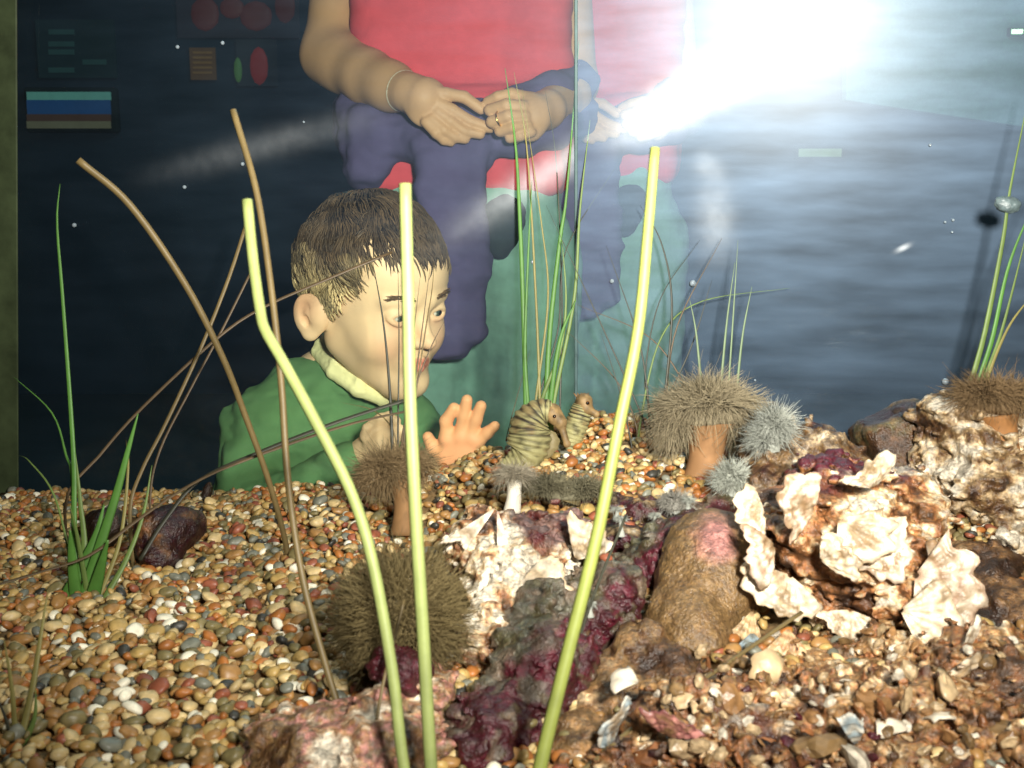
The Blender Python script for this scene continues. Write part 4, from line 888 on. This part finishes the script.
def head_colour(V, Hc, R, s, base):
    P = (V - Hc) @ R / s; c = np.tile(base, (len(V), 1))
    def mixc(m, col): nonlocal c; c = c * (1 - m[:, None]) + col * m[:, None]
    g = lambda cx, cy, cz, r: np.exp(-(((P - [cx, cy, cz]) / r) ** 2).sum(1))
    for q in (-1, 1): mixc(.30 * g(q * .036, -.072, -.040, .020), lin(226, 128, 100)); mixc(.35 * g(q * .08, .02, -.01, .022), lin(226, 120, 90)); mixc(.35 * g(q * .029, -.076, -.013, np.array([.016, .02, .007])), lin(200, 120, 90))
    mixc(.25 * g(0, -.1, -.032, .012), lin(226, 130, 100))
    hw = .0082 * np.sqrt(np.clip(1 - (P[:, 0] / .0165) ** 2, 0, 1)); lip = sstep(.001, -.001, np.abs(P[:, 2] + .0585) - hw) * (P[:, 1] < -.072) * (hw > .0005); mixc(.75 * lip, lin(204, 92, 84))
    return c
def add_eyes(parent, Hc, R, s, gaze, iris):
    for q in (-1, 1):
        V, Q = ICO[4]; g = np.asarray(gaze, float) / np.linalg.norm(gaze); a = V @ g; c = np.tile(lin(205, 196, 178), (len(V), 1)); c[a > .86] = iris; c[a > .955] = lin(10, 10, 10); c[(a > .86) & (a < .885)] = iris * .4
        mk('eye', (V * EYE_R * 1.0 + EYE_C * [q, 1, 1]) @ R.T * s + Hc, Q, M['eye'], parent, col=c)
def add_brows(parent, Hc, R, s, col):
    for q in (-1, 1):
        r = np.random.default_rng(5); n = 90; t = r.uniform(0, 1, n); x = q * (.013 + .029 * t); z = .0145 + .004 * np.sin(t * 2.4) + r.normal(0, .0014, n); y = -.0838 + .0115 * t ** 1.6
        B = np.stack([x, y - .001, z], 1); D = np.stack([q * np.full(n, .006), .0025 * t, .0015 - .0025 * t], 1) + r.normal(0, .0008, (n, 3)); P = B[:, None] + np.linspace(0, 1, 3)[None, :, None] * D[:, None]
        V, Q = strands(P @ R.T * s + Hc, np.array([[.0006, .0005, .0001]]) * s, 3); mk('eyebrow', V, Q, M['hair'], parent, col=col)
def hairline(phi): return np.interp(np.abs(phi), np.radians([0, 25, 45, 58, 68, 78, 88, 104, 114, 124, 150, 180]), [.066, .064, .054, .026, -.004, -.010, .016, .016, -.010, -.040, -.056, -.060])
def skull(P, off=0.0):
    q = (P - SK_C) / (SK_R + off); return SK_C + (SK_R + off) * q / np.linalg.norm(q, axis=-1, keepdims=True)
def hair(parent, Hc, R, s, n, length, seed, col_top, col_side, fringe=0.0):
    r = np.random.default_rng(seed); W = skull(np.array([.008, .055, .10]))
    D = r.normal(size=(n * 3, 3)); P = skull(SK_C + D, .001); phi = np.arctan2(P[:, 0], -(P[:, 1] - .01)); keep = P[:, 2] > hairline(phi) + r.normal(0, .003, len(P)); P = P[keep][:n]; n = len(P)
    N = (P - SK_C) / SK_R ** 2; N /= np.linalg.norm(N, axis=1, keepdims=True); Fl = P - W; Fl[:, 2] -= .02; Fl = Fl - (Fl * N).sum(1, keepdims=True) * N; Fl /= np.linalg.norm(Fl, axis=1, keepdims=True) + 1e-6
    cl = np.stack([vnoise(P * 75, seed + k) for k in range(3)], 1); Fl = Fl + .75 * cl + r.normal(0, .12, (n, 3)); Fl -= (Fl * N).sum(1, keepdims=True) * N; Fl /= np.linalg.norm(Fl, axis=1, keepdims=True)
    ln = length * r.uniform(.7, 1.2, n) * np.interp(P[:, 2], [-.05, .0, .06, .1], [.45, .6, .95, 1.1]); S_ = 6; t = np.linspace(0, 1, S_)
    X = P[:, None] + ln[:, None, None] * t[None, :, None] * Fl[:, None]; lift = np.interp(P[:, 2], [-.05, .02, .09], [.004, .010, .012])[:, None] * (.6 + .5 * vnoise(P * 60, seed + 7))[:, None] * np.sin(np.clip(t * 2.3, 0, 2.2))[None] + .0015
    X = skull(X, 0) + lift[..., None] * N[:, None]
    Rr = np.array([.0011, .0013, .0012, .001, .0007, .0002])[None] * np.ones((n, 1)); V, Q = strands(X @ R.T * s + Hc, Rr * s, 3)
    m = sstep(.0, .07, P[:, 2] + .018 * vnoise(P * 50, 3))[:, None]; c = (col_side * (1 - m) + col_top * m) * r.uniform(.6, 1.4, (n, 1)) * (1 + .5 * vnoise(P * 90, seed + 12))[:, None]; mk('hair', V, Q, M['hair'], parent, col=np.repeat(c, S_ * 3, 0))
    Vs, Qs = ICO[4]; Ps = skull(SK_C + Vs, .0022); ph = np.arctan2(Ps[:, 0], -(Ps[:, 1] - .01)); ins = Ps[:, 2] > hairline(ph) + .002; Qk = Qs[ins[Qs].all(1)]
    used = np.unique(Qk); mp = np.full(len(Ps), -1); mp[used] = np.arange(len(used)); m = sstep(.0, .07, Ps[used][:, 2])[:, None]; n0 = len(used); inn = skull(Ps[used], -.004)
    Qk = mp[Qk]; mk('scalp_hair', np.concatenate([Ps[used], inn]) @ R.T * s + Hc, np.concatenate([Qk, Qk[:, ::-1] + n0]), M['hair'], parent, col=np.concatenate([col_side * (1 - m) + col_top * m] * 2) * .8)
def wr(seed, f=16, a=.004):
    return lambda p: a * (1 - 2 * np.abs(fbm(p * np.array([f, f, f * 1.7]), 3, seed))) 
def garment(name, f, h, m, parent, seed=0, fr=16, a=.004, label=None):
    V, Q = f.mesh(h, wr(seed, fr, a), a); o = mk(name, V, Q, m, parent)
    if label: o['label'] = label
    return o
def finger(f, pts, r0, r1, k=.003): f.chain(pts, list(np.linspace(r0, r1, len(pts))), k)

# the boy, standing behind the left pane with one palm on the glass
BS = lin(240, 200, 156)
Hc = at(376, 292, 1.285); HR = RZ(46) @ RX(12) @ RY(-2); hs = 1.03
bx, by = at(335, 500, 1.39)[:2]
boy = thing('person', (bx, by, 0), 'small boy in a green sweater looking right with one palm against the glass', 'person')
f = SDF(); make_head(f, Hc, HR, hs)
f.cap(Hc + HR @ np.array([0, .022, -.055]), at(352, 388, 1.345), .038, .036, .02)
f.ell(at(337, 450, 1.36), (.085, .06, .08), None, .02)
g_off = lambda px, py, o: at(px, py, pane_d(px, py, -.008 - o))
hand = [(g_off(447, 437, .008), g_off(446, 421, .0075), g_off(454, 408, .0065)), (g_off(461, 434, .008), g_off(464, 416, .0075), g_off(467, 400, .0065)), (g_off(471, 434, .008), g_off(476, 419, .0075), g_off(481, 406, .0065)), (g_off(478, 440, .008), g_off(487, 433, .0075), g_off(495, 426, .0065)), (g_off(444, 455, .011), g_off(433, 448, .010), g_off(428, 437, .009))]
for i, p in enumerate(hand): finger(f, p, .0074 if i < 4 else .0085, .0060 if i != 3 else .0054)
f.chain([g_off(449, 440, .010), g_off(450, 456, .012), g_off(452, 466, .018)], [.010, .012, .016], .008); f.chain([g_off(462, 438, .010), g_off(462, 455, .012), g_off(456, 466, .018)], [.011, .013, .016], .008); f.chain([g_off(474, 440, .010), g_off(471, 453, .012), g_off(458, 466, .018)], [.010, .011, .015], .008)
f.cap(g_off(455, 466, .020), at(447, 498, 1.27), .0185, .022, .01)
pd = pane_d(385, 440) + .03; rh = lambda px, py, o=0: at(px, py, pd + o)
f.cap(rh(345, 466, .05), rh(368, 452, .02), .021, .017, .01); f.chain([rh(368, 452, .02), rh(380, 444, .0)], [.017, .015], .008); f.ell(rh(382, 444, .0), (.017, .010, .018), None, .008)
for i, p in enumerate((((378, 436), (374, 424), (380, 418)), ((384, 434), (383, 420), (389, 416)), ((390, 436), (392, 423), (396, 421)), ((393, 442), (398, 432), (401, 430)), ((374, 446), (366, 436), (367, 428)))): finger(f, [rh(*q, -.004 * j) for j, q in enumerate(p)], .0072, .0056)
V, Q = f.mesh(.00165); c = head_colour(V, Hc, HR, hs, BS); hands = ((V - g_off(465, 432, 0)) ** 2).sum(1) < .05 ** 2; c[hands] = lin(236, 168, 118)
f2 = SDF(); f2.chain([np.array([bx, by, .60]), np.array([bx, by, .45]), np.array([bx, by + .01, .33])], [.06, .07, .07], .02)
for q in (-1, 1): f2.chain([np.array([bx + q * .05, by + .01, .33]), np.array([bx + q * .052, by - .005, .19]), np.array([bx + q * .055, by + .01, .05])], [.045, .036, .025], .02); f2.cap(np.array([bx + q * .055, by + .01, .035]), np.array([bx + q * .06, by - .07, .03]), .022, .02, .01)
V2, Q2 = f2.mesh(.005); V, Q, c = joinvf([(V, Q, c), (V2, Q2, BS)])
mk('body', V, Q, M['skin'], boy, col=c)
GZ = np.array([.25, -1, .02]); add_eyes(boy, Hc, HR, hs, GZ, lin(74, 88, 76)); add_brows(boy, Hc, HR, hs, lin(110, 82, 52))
hair(boy, Hc, HR, hs, 6000, .032, 3, lin(78, 60, 42), lin(204, 176, 128))
f = SDF(); f.ell(at(334, 458, 1.365), (.098, .078, .092), None, .02); f.cap(at(276, 424, 1.335), at(402, 430, 1.375), .052, .046, .03); f.cap(at(335, 470, 1.38), np.array([bx, by, .36]), .092, .085, .03)
f.cap(at(298, 392, 1.345), at(345, 390, 1.35), .046, .050, .03); f.cap(at(345, 392, 1.35), at(385, 412, 1.36), .048, .045, .03)
f.chain([at(264, 432, 1.33), at(244, 525, 1.285), at(350, 463, 1.222)], [.054, .046, .030], .02); f.chain([at(412, 432, 1.37), at(436, 512, 1.31), at(451, 478, 1.20)], [.046, .037, .025], .02)
garment('sweater', f, .0032, M['green'], boy, 2, 17, .008)
f = SDF(); nk = [(319, 352, 1.335), (334, 372, 1.292), (358, 389, 1.272), (384, 399, 1.285), (398, 394, 1.33), (386, 374, 1.39), (350, 352, 1.41), (326, 344, 1.375), (319, 352, 1.335)]
f.chain([at(*p) for p in nk], [.0095] * 9, .003); f.chain([at(p[0] + 2, p[1] - 8, p[2]) for p in nk], [.0075] * 9, .004); garment('collar', f, .0018, M['collar'], boy, 4, 90, .0008)
f = SDF(); f.cap(np.array([bx - .03, by, .37]), np.array([bx + .03, by, .37]), .082, .082, .02)
for q in (-1, 1): f.chain([np.array([bx + q * .05, by + .01, .33]), np.array([bx + q * .052, by - .005, .19]), np.array([bx + q * .055, by + .01, .06])], [.060, .05, .045], .015)
garment('trousers', f, .005, M['dark'], boy, 6)
for q in (-1, 1):
    f = SDF(); f.cap(np.array([bx + q * .055, by + .02, .034]), np.array([bx + q * .06, by - .085, .03]), .034, .03, .01); garment('shoe', f, .004, M['shoe'], boy, 7, 20, .0)

WS = lin(194, 150, 110)
def woman(label, delta, seed):
    A = lambda px, py, d: at(px, py, d) + delta
    B = lambda px, py, d: A(px, py, d)
    cx, cy = A(466, 215, 1.76)[:2]
    p = thing('person', (cx, cy, 0), label, 'person')
    f = SDF()
    f.chain([A(348, -100, 1.78), A(329, 56, 1.735)], [.046, .039], .03); f.chain([A(329, 56, 1.735), A(345, 65, 1.708), A(368, 77, 1.665), A(390, 86, 1.624), A(410, 93, 1.585)], [.039, .0385, .036, .031, .0265], .03)
    f.chain([A(410, 93, 1.585), A(424, 98, 1.572)], [.027, .030], .01)
    u = 1.57 / F
    f.ell(A(428, 105, 1.570), (22 * u, .014, 23 * u), rot_view(-30), .010)
    for pts, r0 in (([(428, 92), (446, 94), (464, 97), (481, 109)], .0115), ([(440, 104), (452, 110), (470, 121), (490, 128)], .0108), ([(438, 112), (450, 121), (464, 131), (480, 134)], .0108), ([(432, 119), (444, 130), (455, 137), (465, 139)], .0104), ([(426, 122), (436, 133), (444, 140), (451, 142)], .0095)):
        finger(f, [A(a, b, 1.560 + .004 * i - (.003 if i == 1 else 0)) for i, (a, b) in enumerate(pts)], r0 * .86, r0 * .70, .0025)
    f.chain([A(558, -100, 1.82), A(574, 84, 1.815)], [.046, .038], .02); f.chain([A(574, 84, 1.815), A(566, 96, 1.72), A(546, 110, 1.60)], [.038, .036, .026], .015)
    f.chain([A(546, 110, 1.60), A(534, 114, 1.572)], [.027, .028], .01); f.ell(A(528, 117, 1.565), (17 * u, .018, 25 * u), rot_view(12), .012)
    for pts, r0 in (([(530, 99, 0), (512, 94, -.004), (498, 97, -.002), (488, 102, .006)], .0112), ([(524, 107, -.012), (506, 105, -.016), (490, 110, -.006), (494, 116, .008)], .0112), ([(525, 116, -.013), (508, 116, -.018), (492, 122, -.008), (498, 126, .008)], .0112), ([(527, 125, -.012), (513, 127, -.016), (500, 131, -.008), (507, 133, .008)], .0106), ([(531, 132, -.010), (520, 136, -.012), (510, 138, -.006), (516, 139, .006)], .0096)):
        finger(f, [A(a, b, 1.563 + o * 1.25) for a, b, o in pts], r0 * .82, r0 * .72, .002)
    V1, Q1 = f.mesh(.0024)
    hc = A(452, -255, 1.745); R = RZ(12) @ RX(14); hs_ = 1.08
    f = SDF(); make_head(f, hc, R, hs_); f.cap(hc + R @ np.array([0, .03, -.06]), A(458, -120, 1.77), .055, .06, .02)
    V3, Q3 = f.mesh(.0032)
    f = SDF(); f.ell(A(460, -30, 1.77), (.13, .07, .20), None, .03); f.cap(A(360, -112, 1.79), A(556, -112, 1.82), .045, .045, .03); f.ell(A(466, 215, 1.775), (.13, .07, .09), None, .03); f.ell(A(464, 90, 1.775), (.12, .06, .22), None, .03)
    legs = []
    for q, px in ((-1, 418), (1, 524)):
        h = A(px, 265, 1.765); kn = np.array([h[0], h[1] - .01, .46]); an = np.array([h[0], h[1] + .02, .09]); legs.append((h, kn, an)); f.chain([h, kn, an], [.075, .052, .036], .02); f.cap(np.array([an[0], an[1], .05]), np.array([an[0] + q * .03, an[1] - .13, .035]), .034, .028, .01)
    V2, Q2 = f.mesh(.007)
    V, Q, c = joinvf([(V1, Q1, WS), (V2, Q2, WS), (V3, Q3, head_colour(V3, hc, R, hs_, WS))]); mk('body', V, Q, M['skin'], p, col=c)
    add_eyes(p, hc, R, hs_, (0, -1, -.35), lin(70, 50, 36)); add_brows(p, hc, R, hs_, lin(60, 44, 32)); hair(p, hc, R, hs_, 2600, .07, 5, lin(60, 42, 30), lin(66, 46, 34))
    f = SDF(); u = 1.75 / F
    f.box(A(463, 22, 1.755), (111 * u - .05, .098 - .05, 172 * u - .05), None, .05, .02); f.ell(A(462, -20, 1.72), (.13, .10, .10), None, .04); f.cap(A(362, -108, 1.79), A(556, -108, 1.82), .058, .055, .04)
    f.chain([A(352, -96, 1.785), A(344, -52, 1.77)], [.062, .060], .02); f.chain([A(562, -96, 1.845), A(566, -52, 1.855)], [.060, .058], .02)
    f.box(A(464, 143, 1.755), (113 * u - .05, .120 - .05, 54 * u - .03), None, .03, .03); garment('shirt', f, .004, M['red'], p, seed, 9, .006)
    f = SDF(); rb = .030
    f.chain([A(*q) for q in ((352, 108, 1.75), (372, 122, 1.675), (420, 130, 1.645), (470, 122, 1.64), (515, 108, 1.64), (552, 90, 1.655), (577, 78, 1.74), (566, 90, 1.81), (465, 110, 1.83), (370, 108, 1.815), (352, 108, 1.75))], [rb] * 11, .02)
    f.chain([A(*q) for q in ((352, 132, 1.75), (376, 142, 1.665), (425, 146, 1.64), (470, 148, 1.635), (520, 138, 1.635), (556, 128, 1.65), (580, 118, 1.74), (566, 124, 1.81), (465, 138, 1.83), (370, 136, 1.815), (352, 132, 1.75))], [.027] * 11, .03)
    lump(f, 0, 0, 1, .01, .01, .001) if False else None
    def bx_(px, py, d, rx, ry, rd, deg, rnd): uu = d / F; f.box(A(px, py, d), (max(rx * uu - rnd, .002), max(rd - rnd, .002), max(ry * uu - rnd, .002)), rot_view(deg), rnd, .03)
    f.ell(A(452, 148, 1.615), (.05, .03, .036), None, .02)
    bx_(452, 215, 1.615, 38, 70, .026, 0, .02); bx_(455, 285, 1.625, 34, 62, .024, 2, .02); bx_(444, 335, 1.63, 22, 28, .02, 10, .016)
    bx_(368, 148, 1.665, 21, 40, .03, -4, .02); bx_(366, 165, 1.70, 20, 20, .04, 0, .02); bx_(358, 130, 1.75, 12, 36, .08, 0, .02)
    garment('tied_sweater', f, .0036, M['purple'], p, seed + 2, 14, .007)
    f = SDF(); f.box(A(466, 215, 1.77), (104 * u - .08, .104 - .08, 62 * u - .06), None, .07, .04)
    for h, kn, an in legs: f.chain([h, kn, an + [0, 0, .0]], [.098, .086, .076], .03)
    garment('jeans', f, .0055, M['jeans'], p, seed + 4, 12, .006)
    f = SDF(); f.ell(A(504, 218, 1.66), (22 * u, .03, 24 * u), rot_view(-20), .01); f.ell(A(500, 240, 1.66), (15 * u, .028, 20 * u), rot_view(-20), .02); garment('hip_lump', f, .004, M['dark'], p, seed + 6, 20, .004, 'dark rounded lump at the hip')  # dark rounded cloth lump at the hip
    for (h, kn, an), q in zip(legs, (-1, 1)):
        f = SDF(); f.cap(np.array([an[0], an[1] + .03, .045]), np.array([an[0] + q * .03, an[1] - .15, .04]), .046, .04, .01); garment('shoe', f, .006, M['shoe'], p, 3, 20, 0)
    # bracelet and ring
    ax = (A(412, 94, 1.582) - A(400, 89, 1.603)); ax /= np.linalg.norm(ax); e1 = np.cross(ax, [0, 0, 1]); e1 /= np.linalg.norm(e1); e2 = np.cross(ax, e1); th = np.linspace(0, 2 * math.pi, 33)
    cb = A(404, 91, 1.597); P = cb + .0282 * (np.cos(th)[:, None] * e1 + np.sin(th)[:, None] * e2); V, Q = strands(P[None], np.full((1, 33), .0022), 8); mk('bracelet', V, Q, M['pale'], p)['label'] = 'pale metal bracelet'
    c0 = A(500, 119, 1.547); ax = A(492, 122, 1.553) - A(508, 116, 1.5405); ax /= np.linalg.norm(ax); e1 = np.cross(ax, [0, 0, 1]); e1 /= np.linalg.norm(e1); e2 = np.cross(ax, e1)
    P = c0 + .0104 * (np.cos(th)[:, None] * e1 + np.sin(th)[:, None] * e2); V, Q = strands(P[None], np.full((1, 33), .0016), 6); mk('ring', V, Q, M['gold'], p)['label'] = 'gold finger ring'
    return p
woman('person in a red shirt with a purple sweater tied round the waist behind the boy', np.zeros(3), 20)
woman('refracted double of the person in a red shirt, built solid behind the hazy right pane', at(645, 121, 1.915) - at(515, 118, 1.56), 20)  # added solid figure standing in for the first one's doubled image through the glass
